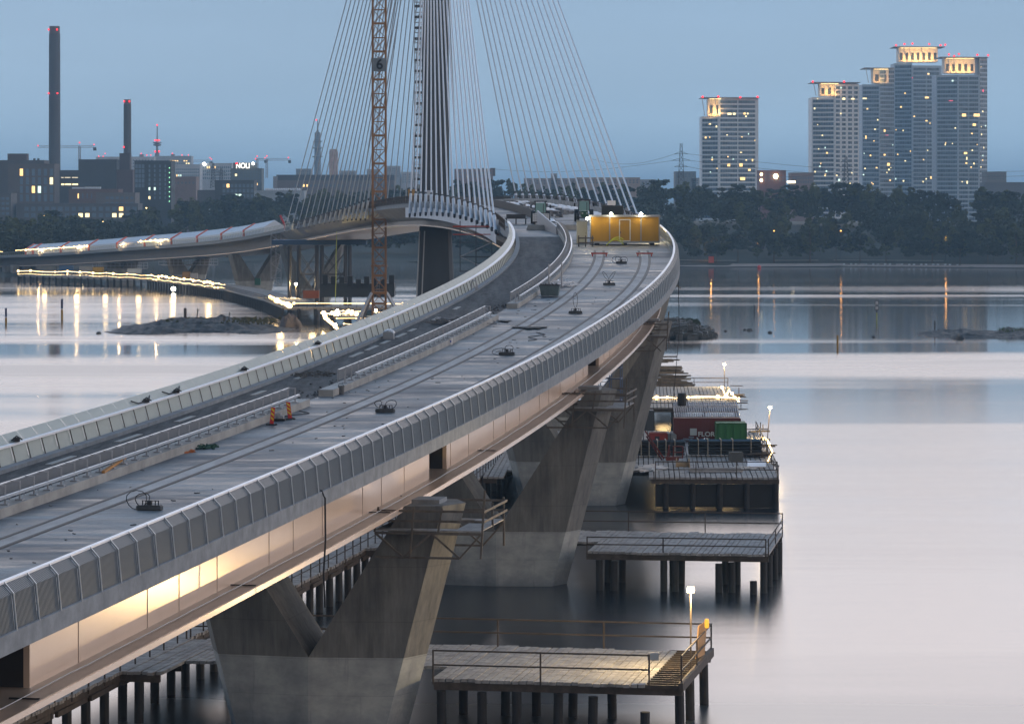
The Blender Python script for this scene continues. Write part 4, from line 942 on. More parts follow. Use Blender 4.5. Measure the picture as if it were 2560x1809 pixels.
tower('rightmost of the five skyline towers, glassy with a floodlit notch in its top',2600,[(2343,2395,187,6,0,6,0),(2395,2450,187,0,1,6,2),(2450,2471,145,1,6,3,0)],480,(2362,2438,147,183,2350,2472,144,(2360,2372,2385),2.0),(.34,.43,.51),34,[(2378,252,10,2,3),(2459,227,5,6,3),(2410,288,10,7,0),(2442,288,15,7,0),(2436,312,8,6,0),(2430,334,4,3,0),(2414,383,8,5,0),(2417,396,3,7,1),(2431,376,3,3,1),(2435,409,3,4,1),(2416,408,4,4,0),(2428,418,3,3,0),(2418,456,3,7,1),(2382,202,4,4,2)],45000,((2371,137),(2384,141),(2396,136),(2442,138),(2469,139)))
# --- chimneys
def chimney(label,x,w0,w1,yt,D,base_y,lamps):
    s=D/F; X=(x-1280)*s; e=empty('chimney',(X,D,4),label,'chimney','power station chimneys'); h=H-(yt-YH)*s-4
    m=MB(); k=8; m.lathe((0,0,0),[(w1/2*s-(w1-w0)/2*s*i/k,h*.965*i/k) for i in range(k+1)],28); m.build('shaft',mat('chimney_concrete',(.075,.075,.082),.9,var=.2,scale=.05,stretch=(1,1,.15)),e,smooth=False)
    m=MB(); m.lathe((0,0,0),[(w0/2*s*.93,h*.965),(w0/2*s*.93,h)],28); m.build('rim',mat('chimney_rim',(.11,.09,.09),.8),e)
    for dx,yy in lamps:
        q=MB(); q.lathe((dx*s,-w0/2*s,H-(yy-YH)*s-4),[(.3,-.6),(.6,0),(.3,.6)],8); q.build('warning_light',RL,e)
chimney('taller and darker of the two power station chimneys, far left',136.5,28,30,66,2350,430,((-13,75),(8,75),(-13,234),(9,234)))
chimney('shorter power station chimney with a rail round its top',318.5,19,20,249,2350,430,((-7,254),(6,254),(-8,368)))
# --- antenna towers
def lathe_thing(name,label,cat,x,D,parts,mt,lamps=()):
    s=D/F; e=empty(name,((x-1280)*s,D,4),label,cat)
    for nm,prof,n in parts:
        m=MB(); m.lathe((0,0,0),[(w/2*s,H-(y-YH)*s-4) for w,y in prof],n); m.build(nm,mt,e)
    for dx,yy in lamps:
        q=MB(); q.lathe((dx*s,-1,H-(yy-YH)*s-4),[(.5,-.9),(1.0,0),(.5,.9)],8); q.build('warning_light',RL,e)
    return e
lathe_thing('link_tower','slim antenna tower with round platforms, right of the second chimney','antenna tower',393,3600,[('shaft',[(11,470),(11,385),(7,378),(5,366)],12),('platform',[(6,366),(20,364),(20,361),(14,360)],16),('upper_platform',[(6,360),(22,358),(22,356),(8,355)],16),('mast',[(5,355),(3,340),(2,314)],8)],mat('antenna_grey',(.16,.18,.20),.8),((-5,351),(0,351),(5,351),(0,313),(-5,379),(5,379)))
lathe_thing('television_tower','broad television tower with a red lamp on its needle, behind the left stay cables','antenna tower',794,4200,[('shaft',[(17,475),(17,400),(16,380),(15,332),(9,331),(6,327)],12),('equipment_ring',[(17,372),(24,371),(24,369),(17,368)],12),('equipment_ring',[(17,356),(22,355),(22,353),(17,352)],12),('equipment_ring',[(17,394),(26,393),(26,391),(17,390)],12),('needle',[(5,327),(3,318),(2,300)],8)],mat('tv_grey',(.13,.15,.18),.8),((-3,300),))
# scaffolded steeple
s=2700/F; e=empty('wrapped_steeple',((834-1280)*s,2700,4),'pinkish scaffolded steeple with a widening foot behind the left stay cables','church tower')
m=MB(); zz=lambda y:H-(y-YH)*s-4
for (w_,y) in [(0,0)]: pass
rows=[[(-w_/2*s,-w_/2*s,zz(y)),(w_/2*s,-w_/2*s,zz(y)),(w_/2*s,w_/2*s,zz(y)),(-w_/2*s,w_/2*s,zz(y))] for w_,y in ((34,520),(30,490),(24,462),(21,430),(21,380),(17,373))]
m.strip(rows,True); m.build('sheeting',mat('scaffold_sheet',(.42,.33,.32),.9,var=.4,scale=.35,stretch=(1,1,.4)),e)
# lattice power pylons
def lattice(name,label,x,yt,yb,D,w0,w1,arms,cat='power pylon',group='lattice power pylons on the skyline',mt=None,th=.22):
    s=D/F; zb=H-(yb-YH)*s; e=empty(name,((x-1280)*s,D,zb),label,cat,group); h=(yb-yt)*s; m=MB(); n=8
    hw=lambda t:(w0+(w1-w0)*t)/2*s
    for i in range(n):
        a=i/n;b=(i+1)/n; A=hw(a);B=hw(b)
        for sy in (-1,1):
            for sx_ in (-1,1): m.bar((sx_*A,sy*A,h*a),(sx_*B,sy*B,h*b),th)
            m.bar((-A,sy*A,h*a),(B,sy*B,h*b),th*.7); m.bar((A,sy*A,h*a),(-B,sy*B,h*b),th*.7); m.bar((-B,sy*B,h*b),(B,sy*B,h*b),th*.7)
    m.build('lattice',mt or M_dark,e)
    for (y,wl) in arms:
        q=MB(); z=(yb-y)*s; q.bar((-wl/2*s,0,z),(wl/2*s,0,z),th*1.2); q.bar((-wl/2*s,0,z),(0,0,z+(6*s)),th); q.bar((wl/2*s,0,z),(0,0,z+6*s),th); q.build('cross_arm',mt or M_dark,e)
    return e
lattice('power_pylon','lattice power pylon standing left of the leftmost white tower',1703,359,470,2200,16,5,((385,34),(401,44),(417,34)))
lattice('power_pylon','lattice power pylon standing in front of the second white tower',2115,391,470,2250,14,5,((405,26),(417,32),(429,26)))
lattice('power_pylon','left one of the two lattice pylons in front of the long pale offices',533,408,470,2400,14,4,((424,26),(432,34)))
lattice('power_pylon','right one of the two lattice pylons in front of the long pale offices',553,420,470,2400,12,4,((432,24),(439,30)))
m=MB()
PLN=iter(['top power line sagging from the left pylon to the right edge','middle power line from the left pylon running behind the towers','power line arriving at the left pylon from the left','long low power line across the sky behind the right-hand cables','lowest power line between the two right-hand pylons'])
for (xa,ya,xb,yb,D0,D1) in ((1720,385,2560,398+30,2200,2300),(1720,401,2560,440,2200,2300),(1480,398,1688,385,2500,2200),(1200,420,1686,401,2700,2200),(1720,417,2100,430,2200,2250)):
    A=at(xa,ya,D0);B=at(xb,yb,D1); P=[A.lerp(B,i/14)+Vector((0,0,-5*math.sin(math.pi*i/14))) for i in range(15)]; q=MB(); q.tube(P,.10,4); tag(q.build('power_line',M_dark),next(PLN),'power line','power lines of the skyline')
# tower cranes far away
def far_crane(label,x,yt,yb,D,jl,jr,yj):
    s=D/F; e=lattice('tower_crane',label,x,yt,yb,D,5,5,(),cat='crane',group='tower cranes on the skyline',mt=mat('crane_grey',(.22,.18,.18),.7),th=.25); h=(yb-yj)*s
    m=MB(); m.bar((jl*s,0,h),(jr*s,0,h),.3); m.bar((jl*s,0,h+1.6),(jr*s*.9,0,h+1.6),.25)
    k=0;x_=jl
    while x_<jr: m.bar((x_*s,0,h),((x_+3)*s,0,h+1.6),.15); m.bar(((x_+3)*s,0,h+1.6),((x_+6)*s,0,h),.15); x_+=6
    m.build('jib',MATS['crane_grey'],e); m=MB(); m.box((jr*s*.95,0,h-1.2),(2.6,1.4,2.6)); m.build('counterweight',M_dark,e)
    for xx,dz in ((jl,1.5),(0,4),(jr*.9,2.5)): q=MB(); q.lathe((xx*s,0,h+dz),[(.3,-.5),(.6,0),(.3,.5)],6); q.build('warning_light',RL,e)
far_crane('far tower crane with its long jib passing behind the tall chimney',199,366,420,2800,-104,40,369)
far_crane('far tower crane right of the hotel with the rooftop sign, jib pointing right',667,398,445,3100,-28,60,401)
far_crane('small far tower crane between the pale office blocks',525,404,445,3600,-45,4,404)
far_crane('small far tower crane directly beside the hotel',643,398,440,3300,-4,22,401)
# ---------------------------------------------------------------- central crash barriers
def barrier(D0,D1,label,r0=0,r1=0,e0=0,plate=False):
    c=fr(D0,-2.5); root=empty('crash_barrier',tuple(c),label,'crash barrier','concrete kerb barriers between road and tracks')
    inv=lambda mb:[tuple(Vector(v)-c) for v in mb.v]
    def B(mb,nm,mt,par=None): mb.v=inv(mb); return mb.build(nm,mt,par or root)
    m=MB(); sweep(m,rect(-3.0,-2.04,.0,.44),D0,D1,2.5); kerb=B(m,'kerb',M_conc)
    m=MB(); sweep(m,rect(-2.29,-2.14,.80,.92),D0+r0,D1-r1,2.0); B(m,'handrail',M_alu)
    m=MB(); sweep(m,rect(-2.86,-2.82,.62,1.26),D0+e0+1,D1-2.2,2.0); B(m,'splash_panel',mat('grey_panel',(.13,.145,.165),.45,.3))
    m=MB(); sweep(m,rect(-2.88,-2.80,1.26,1.32),D0+e0+1,D1-2.2,2.0); B(m,'top_rail',M_alu)
    D=D0+e0+1; proto=None;i=0
    rest=MB()
    while D<D1-1.6:
        q=MB()
        q.bar(fr(D,-2.38,.44),fr(D,-2.38,1.30),.07,.09); q.bar(fr(D,-2.86,1.30),fr(D,-2.34,1.30),.05,.05); q.bar(fr(D,-2.86,.44),fr(D,-2.86,1.28),.05,.05)
        q.hexa([fr(D-.18,-2.55,.44),fr(D-.18,-2.2,.44),fr(D+.18,-2.2,.44),fr(D+.18,-2.55,.44),fr(D-.18,-2.55,.50),fr(D-.18,-2.2,.50),fr(D+.18,-2.2,.50),fr(D+.18,-2.55,.50)])
        q.bar(fr(D,-2.38,.86),fr(D,-2.2,.86),.06)
        if i<99: B(q,'post',M_galv)
        D+=2.0; i+=1
    return root
dA=Dof(776.6,-2.04); dB=Dof(833,-2.04); dC=Dof(1247,-2.04); dD=Dof(1293,-2.04)
barrier(100,dA,'nearest concrete barrier, ending beside the two striped marker boards',r1=2.2)
barrier(dB,dC,'middle concrete barrier between its two gaps, with a white bucket at its foot',r0=7.5,r1=3.5,e0=4.0)
barrier(dD,433,'farthest concrete barrier curving up beside the grey skip',r0=3,r1=1,e0=.5)
m=MB(); a=fr(425,-3.2); b=fr(446,-4.6); m.hexa([a,a+Vector((.15,0,0)),b+Vector((.15,0,0)),b,a+Vector((-.1,0,1.0)),a+Vector((.1,0,1.0)),b+Vector((.1,0,2.2)),b+Vector((-.1,0,2.2))])
tag(m.build('side_panel',M_galv),'tilted grey metal panel where the far barrier ends','panel')
# stray plank on the kerb
m=MB(); m.bar(fr(*(lambda t:(t[0],t[1]))(onD(258,1180,.5)),.5),fr(*(lambda t:(t[0],t[1]))(onD(312,1150,.5)),.62),.16,.12); tag(m.build('timber_beam',mat('orange_timber',(.42,.20,.05),.7,var=.2,scale=2)),'orange timber beam lying on the nearest barrier kerb','timber')
def local(px,py,name,label,cat,group=None,rot=0,dz=0):
    D,u=onD(px,py); p=fr(D,u,dz); return empty(name,tuple(p),label,cat,group,hd(D)+rot),D,u
# ---- track jigs with cable loops
def jig(px,py,label,loops,w=1.9):
    e,D,u=local(px,py,'clamping_weight',label,'track weight','weights with cable loops on the track slab'); e.scale=(.6,.6,.6)
    m=MB(); m.box((0,0,.19),(w,.75,.30)); m.box((0,0,.37),(w*.92,.6,.06)); m.build('weight',mat('weight_dark',(.05,.055,.06),.6,var=.3,scale=2),e)
    m=MB()
    for x in (-.55,-.3,.1,.45,.7): m.bar((x*w/1.9,0,.4),(x*w/1.9,0,.75),.07)
    m.bar((-.6*w/1.9,0,.72),(.75*w/1.9,0,.72),.05); m.box((0,0,.55),(.35,.3,.3)); m.build('clamp',M_dark,e)
    for (cx,cz,rx,rz,ln) in loops:
        q=MB(); q.tube([(cx+rx*math.cos(t/12*6.283)+ln*math.sin(t/12*6.283),-.1+.25*math.sin(t/6*6.283),max(.05,cz+rz*math.sin(t/12*6.283))) for t in range(13)],.035,6); q.build('cable_loop',M_black,e)
jig(374,1275,'track weight nearest the camera with a big cable loop round its left end',[(-1.0,.75,.8,.75,0),(-.55,.8,.55,.5,.1)])
jig(963,1031,'track weight with yellow strap, second from the camera, right of the marker boards',[(-.7,.85,.35,.35,0),(.6,.8,.55,.45,.1)])
jig(1267,888,'track weight with upright bars and a cable trailing to the left',[(-.9,.45,.9,.4,.3),(.3,.85,.5,.35,0)])
jig(1438.5,784,'track weight with one tall narrow cable loop standing up',[(0,1.9,.32,1.1,0)])
jig(1523,713,'track weight with two loops spread like rabbit ears',[(-.5,1.4,.25,.8,-.5),(.4,1.4,.25,.8,.5)])
jig(1553.6,659,'heaped track weight and coils, farthest one, in front of the yellow cabin',[(-.9,.7,.8,.6,0),(-.5,.8,.6,.5,0),(.4,.7,.7,.5,0)])
# ---- marker boards, crates
def board(px,py,label,lean):
    e,D,u=local(px,py,'marker_board',label,'marker board','striped marker boards by the barrier gap'); e.rotation_euler=(0,0,hd(D)*.3); e.scale=(.62,.62,.62)
    m=MB(); m.box((0,0,.06),(1.0,.5,.12)); m.build('foot',M_black,e)
    m=MB(); s_=1.55; 
    def P(x,z): return Vector((x+lean*z,-.02*z,.1+z))
    w_=.19
    m.hexa([P(-w_,0)+Vector((0,-.02,0)),P(w_,0)+Vector((0,-.02,0)),P(w_,0)+Vector((0,.04,0)),P(-w_,0)+Vector((0,.04,0)),P(-w_,s_)+Vector((0,-.02,0)),P(w_,s_)+Vector((0,-.02,0)),P(w_,s_)+Vector((0,.04,0)),P(-w_,s_)+Vector((0,.04,0))])
    m.build('board',mat('marker_red',(.55,.03,.03),.5),e)
    m=MB()
    for z in (.28,.68,1.08):
        z2=z
        m.hexa([P(-.15,z+.30)+Vector((0,y,0)) if False else P(-.15,z+.26)+Vector((0,y,0)) for y in (-.035,)]+[P(.15,z-.0)+Vector((0,-.035,0)),P(.15,z)+Vector((0,-.022,0)),P(-.15,z+.26)+Vector((0,-.022,0)),P(-.15,z+.45)+Vector((0,-.035,0)),P(.15,z+.2)+Vector((0,-.035,0)),P(.15,z+.2)+Vector((0,-.022,0)),P(-.15,z+.45)+Vector((0,-.022,0))])
    m.build('stripes',mat('marker_yellow',(.70,.50,.02),.5),e)
board(679,1062,'left striped red and yellow marker board, upright, nearest the camera',.10)
board(725,1048,'right striped red and yellow marker board leaning left behind the crates',-.12)
e,D,u=local(686,1052,'crate_stack','low stack of grey mesh crates on a pallet between the striped boards','crates',rot=.1); e.scale=(.6,.6,.6)
m=MB(); m.box((0,0,.10),(2.2,1.1,.18)); m.build('pallet',M_black,e)
for i,(x,y,z) in enumerate(((-.65,0,.36),(.0,.1,.36),(.65,-.1,.36),(-.3,.1,.66),(.35,.15,.6))):
    q=MB(); 
    for k in range(5): q.box((x-.26+k*.13,y,z),(.035,.8,.28))
    q.box((x,y-.4,z),(.58,.04,.28)); q.box((x,y+.4,z),(.58,.04,.28)); q.box((x,y,z-.13),(.58,.8,.03)); q.build('crate',M_galv,e)
# buckets
for px,py,lab,col,r in ((1126.5,862,'white bucket with a blue label at the foot of the middle barrier',(.65,.65,.66),.30),(853,985,'dark open bin with light rim at the start of the middle barrier',(.10,.11,.12),.38)):
    e,D,u=local(px,py,'bucket',lab,'bucket'); e.scale=(.55,.55,.52); m=MB(); m.lathe((0,0,0),[(r*.85,0),(r,.95),(r*1.05,.96),(r*1.05,1.02),(r*.9,1.02),(r*.8,.1)],16); m.build('body',mat('bucket_%d'%int(col[0]*100),col,.5),e)
    if r<.35: q=MB(); q.box((0,-r*.98,.5),(.3,.03,.3)); q.build('sticker',mat('label_blue',(.08,.15,.45),.5),e)
    else:
        q=MB(); q.tube([(-.37,0,.9),(-.2,-.2,1.3),(.2,-.2,1.25),(.37,0,.9)],.03,5); q.build('handle',M_black,e)
# covered generator by the left parapet
e,D,u=local(972,848,'generator','grey generator covered with wrinkled plastic beside the left parapet','generator'); e.scale=(.48,.48,.48)
m=MB(); m.box((0,0,.62),(1.7,1.3,1.15)); m.box((0,0,.06),(1.8,1.4,.12)); m.build('casing',M_galv,e)
rg=random.Random(2); m=MB(); rows=[]
for i in range(9):
    r=[]
    for j in range(9):
        x=-1+2*i/8;y=-.8+1.6*j/8; z=1.62-.55*(abs(x)**3)-.4*(abs(y/.8)**3)*.6+rg.uniform(-.09,.09); r.append((x*.97,y*.95,z))
    rows.append(r)
m.strip(rows,False); m.build('plastic_cover',mat('plastic_sheet',(.55,.58,.62),.2),e)
q=MB(); q.tube([(-.9,-.5,.3),(-1.6,-.8,.06),(-2.4,0,.8),(-2.8,1.2,1.6),(-3.4,1.6,1.6)],.04,5); q.build('cable',M_black,e)
# manhole puddle, green net, orange sheet, wood debris
for px,py,w_,h_,mt,lab,nm,ct in ((1327,817,3.4,2.2,M_black,'dark wet patch spread across the two rails','wet_patch','wet patch'),(1262,802,1.3,1.6,M_black,'small dark scrap pile on the slab near the barrier gap','debris','debris'),(455,1104,.0,0,M_black,'','',''),):
    if not nm: continue
    D,u=onD(px,py); m=MB(); c=fr(D,u,.03); pts=[]
    for i in range(22):
        t=i/22*6.283; rr=rg.uniform(.75,1.1); pts.append(c+Vector((math.cos(t)*w_*rr/2,math.sin(t)*h_*rr/2*3,0)))
    m.face(pts); tag(m.build(nm,mat('wet_dark',(.03,.031,.033),.85)),lab,ct)
D,u=onD(1338,815); 
def heap(px,py,label,name,cat,mt,w_,d_,h_,n=40,dzb=0,seed=1,s=.25,group=None):
    D,u=onD(px,py); c=fr(D,u,dzb); rr=random.Random(seed); m=MB()
    for i in range(n):
        a=rr.uniform(0,6.28); r=math.sqrt(rr.random()); x=math.cos(a)*r*w_/2; y=math.sin(a)*r*d_/2; z=rr.uniform(0,1)*h_*(1-r*.8)
        m.bar(c+Vector((x,y,z)),c+Vector((x+rr.uniform(-s,s)*2,y+rr.uniform(-s,s)*2,max(.03,z+rr.uniform(-s,s)*.4))),rr.uniform(.04,.12),rr.uniform(.03,.08))
    return tag(m.build(name,mt),label,cat,group)
heap(505,1120,'crumpled dark green net lying beside the barrier kerb','net','net',mat('net_green',(.02,.07,.05),.9),1.5,2.0,.22,70)
heap(460,1131,'flat orange scrap of sheeting beside the barrier kerb','sheeting','sheeting',mat('orange_scrap',(.40,.12,.03),.8),1.1,.9,.06,24,seed=4)
heap(790,935,'loose dark rubble in the gap between the barriers','rubble','rubble',mat('rubble',(.09,.085,.08),.95),3.5,9,.12,120,seed=6)
heap(1150,805,'crumpled dark sheet on the road near the left kerb','sheet','sheet',mat('road_sheet',(.07,.07,.075),.5),5,14,.3,160,seed=8,s=.6)
# clods of gravel along the barrier back
m=MB(); rr=random.Random(77)
for i in range(1500):
    D=rr.uniform(100,300); u=-3.2-abs(rr.gauss(0,.65)); 
    if u<-6.5: continue
    s_=rr.uniform(.04,.17); p=fr(D,u,s_*.3); m.box(p,(s_,s_*1.2,s_*.8),rr.uniform(0,3),0,.6)
tag(m.build('gravel',mat('gravel_clods',(.055,.055,.058),.95,var=.3,scale=3)),'dark loose gravel banked against the back of the barriers','gravel',kind='stuff')
# road boards along the left kerb
m=MB(); D=150.
while D<300:
    if rr.random()<.6: sweep(m,rect(-7.5,-7.15,.03,.07),D,D+rr.uniform(2,5),2)
    D+=6
tag(m.build('road_boards',mat('pale_board',(.32,.31,.29),.8)),'pale boards laid end to end along the left edge of the road','boards')
# skip
e,D,u=local(1375,741,'skip','grey green metal skip full of cables by the far barrier','skip'); e.scale=(.5,.6,.9)
m=MB(); 
bw,tw,bl,tl,h=1.55,1.85,.8,1.15,1.15
o8=[(-bw,-bl,.08),(bw,-bl,.08),(bw,bl,.08),(-bw,bl,.08),(-tw,-tl,h),(tw,-tl,h),(tw,tl,h),(-tw,tl,h)]
i8=[(x*.95,y*.93,z+(.05 if z<1 else 0)) for x,y,z in o8]
V=[Vector(v) for v in o8+i8]
for f in ((3,2,1,0),(0,1,5,4),(1,2,6,5),(2,3,7,6),(3,0,4,7)): m.face([V[i] for i in f])
for f in ((8,9,10,11),(12,13,9,8),(13,14,10,9),(14,15,11,10),(15,12,8,11)): m.face([V[i] for i in f])
for a,b in ((4,5),(5,6),(6,7),(7,4)): m.face([V[a],V[b],V[b+8],V[a+8]])
m.build('tub',mat('skip_paint',(.10,.14,.15),.6,var=.15,scale=1),e)
m=MB(); m.bar((-tw,-tl,h),(tw,-tl,h),.09); m.bar((-tw,tl,h),(tw,tl,h),.09); m.bar((-tw,-tl,h),(-tw,tl,h),.09); m.bar((tw,-tl,h),(tw,tl,h),.09); m.build('rim',M_dark,e)
m=MB(); 
for i in range(60): 
    x=rr.uniform(-1.6,1.6);y=rr.uniform(-.9,.9); m.bar((x,y,1.0),(x+rr.uniform(-.5,.5),y+rr.uniform(-.3,.3),1.0+rr.uniform(.05,.35)),.07)
m.build('cable_tangle',M_black,e)
heap(1400,716,'pile of shiny white tubes behind the skip','tube_pile','tubes',M_white,2.6,3.0,1.0,60,seed=12,s=.6)
for px,py,lab in ((1372,724,'thin steel post standing at the left end of the skip'),(1404,718,'thin steel post standing at the right end of the skip')):
    D,u=onD(px,py); p=fr(D,u); m=MB(); m.tube([p,p+Vector((0,0,2.4))],.07,8); m.box(p+Vector((0,0,.05)),(.35,.35,.1)); tag(m.build('post',M_galv),lab,'post')
for px,lab in ((1504,'red stop beam bolted across the left pair of rails'),(1615,'red stop beam bolted across the right pair of rails')):
    uu=.9 if px<1550 else 5.89
    DE=onD(1491,641)[0]; p=fr(DE,uu); e=empty('stop_beam',tuple(p),lab,'stop beam','red stop beams at the rail ends',hd(DE)); e.scale=(.6,.6,.6)
    m=MB(); m.box((0,0,.55),(3.1,.22,.26)); m.build('beam',mat('beam_red',(.42,.045,.02),.5),e)
    for x in (-1.25,1.25): q=MB(); q.box((x,0,.22),(.22,.3,.42)); q.build('foot',MATS['beam_red'],e)
# ---- yellow cabin
e,D,u=local(1562,613,'site_cabin','long yellow site cabin across the tracks with three bright lamps on its roof edge','cabin')
Dc=D; s=D/F; Wc=172*s; Hc=62*s; MY=mat('cabin_yellow',(.34,.19,.015),.5,var=.06,scale=.5,stretch=(6,1,.2))
m=MB(); m.box((0,1.5,.45+Hc/2),(Wc,3,Hc)); m.build('body',MY,e)
m=MB(); m.box((0,1.5,.5+Hc),(Wc+.3,3.3,.22)); m.box((0,1.5,.36),(Wc+.1,3.1,.22)); m.build('roof_trim',mat('trim_grey',(.22,.24,.26),.5),e)
m=MB(); 
for x in (-Wc*.22,Wc*.235,-Wc/2,Wc/2): m.box((x,-.03,.45+Hc/2),(.13,.1,Hc))
m.build('corner_post',MATS['trim_grey'],e)
m=MB(); dx=-.0*Wc; 
for x in (dx-.62,dx+.62): m.box((x,-.03,.45+Hc*.46),(.11,.1,Hc*.82))
m.box((dx,-.03,.45+Hc*.87),(1.3,.1,.11)); m.box((dx,-.03,.5),(1.3,.1,.11)); dfm=m.build('door',mat('door_frame',(.50,.52,.50),.5),e)
q=MB(); q.box((dx-.5,-.08,1.5),(.08,.06,.22)); q.build('handle',M_dark,dfm)
m=MB()
for x in (-Wc*.4,0,Wc*.4): m.box((x,1.5,.12),(.5,3,.25))
m.build('skid',M_black,e)
def cab_lamp(x,z,par,pw,lab=None,y=-.25):
    q=MB(); q.box((x,y+.12,z),(.34,.16,.26)); q.build('lamp_housing',M_dark,par)
    q=MB(); q.lathe((x,y-.03,z),[(.10,-.15),(.18,0),(.10,.15)],10); q.build('lamp_glass',emi('lamp_glow',(1,.84,.55),150),par)
    l=bpy.data.lights.new('lamp_light','POINT'); l.energy=pw; l.color=(1,.72,.36); l.shadow_soft_size=.2; o=bpy.data.objects.new('lamp_light',l); C.objects.link(o); o.parent=par; o.location=(x,y-.9,z)
cab_lamp(-Wc*.20,.75+Hc,e,45); cab_lamp(Wc*.235,.75+Hc,e,45); cab_lamp(-Wc/2-.35,.35+Hc*.95,e,45)
e2,D2,u2=local(1455,609,'electric_cabinet','tall cream cabinet standing at the left end of the yellow cabin','cabinet')
s=D2/F; m=MB(); m.box((0,.6,.15+26*s),(26.5*s,1.1,52*s)); m.build('casing',mat('cream',(.62,.60,.46),.5),e2); m=MB(); m.box((0,.6,.25+52*s),(27.5*s,1.2,.1)); m.box((0,.6,.06),(27*s,1.0,.14)); m.build('cap',mat('cream_cap',(.5,.5,.44),.5),e2)
m=MB(); m.box((10*s,.03,25*s),(.05,.05,.3)); m.build('handle',M_dark,e2)
# timber trestle beside it
e2,D2,u2=local(1464,617,'saw_horse','small dark timber stand in front of the cream cabinet','timber stand')
m=MB()
for x in (-.8,.0,.8): m.bar((x,0,0),(x,0,1.3),.12); m.bar((x,.5,0),(x,.5,1.1),.12)
for z in (.45,1.0): m.bar((-.9,-.05,z),(.95,-.05,z),.1,.16)
m.build('frame',M_timber,e2)
e2,D2,u2=local(1539,614,'yellow_hose','coiled yellow green hose on the slab under the front of the cabin','hose')
m=MB()
for k in range(3): m.tube([(-1.1+2.0*t/10,-.4-.1*k,.05+(.95-.15*k)*math.sin(math.pi*t/10*(.75+.1*k))) for t in range(11)],.05,6)
m.build('coil',mat('hose_yellow',(.50,.55,.05),.4),e2)
# bright spill on the right parapet behind the cabin
def strip_lights(pts,label,glow=40,r=.09): return string_light(pts,label,glow,r,.2,2.0)
strip_lights([fr(D_,8.5,1.2+.3*math.sin(D_)) for D_ in (410,414,418,422,426,430)],'tangle of white-hot work lights inside the right parapet beside the yellow cabin',45,.11)
glow_light(fr(404,7.6,1.4),500,(1,.80,.42),.4); glow_light(fr(426,8,1.6),350,(1,.80,.42),.4)
# dark container behind
p=fr(Dc+42,3.5); X=(1531-1280)/F*(p.y); 
e=empty('dark_container',(X,p.y,fZ(Dc+42)),'dark corrugated container behind the yellow cabin with a pale box on its roof','container')
s=p.y/F; zt=H-(514-YH)*s-fZ(Dc+42); m=MB(); m.box((0,1.2,zt/2),(53*s,2.4,zt)); 
for k in range(18): m.box((-26*s+k*53*s/18+.1,-.04,zt/2),(.08,.1,zt*.9))
m.build('shell',mat('container_dark',(.03,.035,.04),.6),e); m=MB(); m.box((-2*s,1,zt+.35),(20*s,1.6,.6)); m.build('roof_unit',M_white,e)
# tractors
def tractor(px,py,label,tank):
    e,D,u=local(px,py,'tractor',label,'tractor','green tractors on the far deck'); e.rotation_euler=(0,0,hd(D)*.2)
    G1=mat('tractor_green',(.02,.09,.05),.4); 
    m=MB(); m.box((0,.8,1.15),(.95,3.0,.75)); m.box((0,-.75,1.1),(.85,.7,.85)); m.build('body',G1,e)
    m=MB()
    for x in (-.75,.75):
        for y in (1.3,2.6): m.bar((x,y,1.4),(x*.92,y,2.95),.1)
    m.box((0,1.95,3.02),(1.75,1.6,.16)); m.build('cab_frame',M_dark,e)
    m=MB(); m.box((0,1.28,2.2),(1.38,.04,1.3)); m.box((-.73,1.95,2.2),(.04,1.2,1.3)); m.box((.73,1.95,2.2),(.04,1.2,1.3)); m.build('cab_glass',mat('cab_glass',(.22,.38,.36),.1),e)
    for x,y,r,w_ in ((-1.05,2.3,.88,.5),(1.05,2.3,.88,.5),(-.92,-.55,.62,.4),(.92,-.55,.62,.4)):
        q=MB(); q.tube([(x-w_/2,y,r),(x-w_/2+.08,y,r),(x+w_/2-.08,y,r),(x+w_/2,y,r)],r,18); wh=q.build('wheel',M_black,e)
        q=MB(); q.tube([(x-w_/2-.02,y,r),(x+w_/2+.02,y,r)],r*.5,14); rm=q.build('rim',G1,wh)
    q=MB(); q.bar((.75,1.2,2.6),(1.25,1.0,2.55),.05); q.box((1.3,1.0,2.35),(.22,.06,.45)); q.bar((-.75,1.2,2.6),(-1.25,1.0,2.55),.05); q.box((-1.3,1.0,2.35),(.22,.06,.45)); q.build('mirror',M_black,e)
    for x in (-.3,.3): q=MB(); q.box((x,-1.12,1.2),(.2,.06,.14)); q.build('headlight',mat('headlight',(.6,.6,.55),.2),e)
    q=MB(); q.tube([(.35,.2,1.5),(.35,.2,2.7)],.05,8); q.build('exhaust',M_dark,e)
    if tank:
        t=empty('water_tank',tuple(Vector(e.location)+Vector((0,-2.6,.25))),'white caged plastic water tank carried in front of the tractor','tank')
        m=MB()
        for x in (-.56,.56): m.box((x,0,.62),(1.02,1.0,1.05))
        m.build('bottle',mat('tank_white',(.62,.66,.70),.4),t); m=MB()
        for x in (-1.1,-.84,-.56,-.28,0,.28,.56,.84,1.1): m.bar((x,-.53,.1),(x,-.53,1.2),.035)
        for z in (.1,.4,.7,1.0,1.2): m.bar((-1.1,-.53,z),(1.1,-.53,z),.035)
        m.build('cage',M_galv,t); m=MB(); m.box((0,0,0),(2.2,1.1,.14)); m.build('pallet',M_dark,t)
tractor(1352,560,'tractor with greenish cab glass and a white caged tank in front, on the road',True)
tractor(1461,555,'darker tractor half hidden behind the cream cabinet',False)
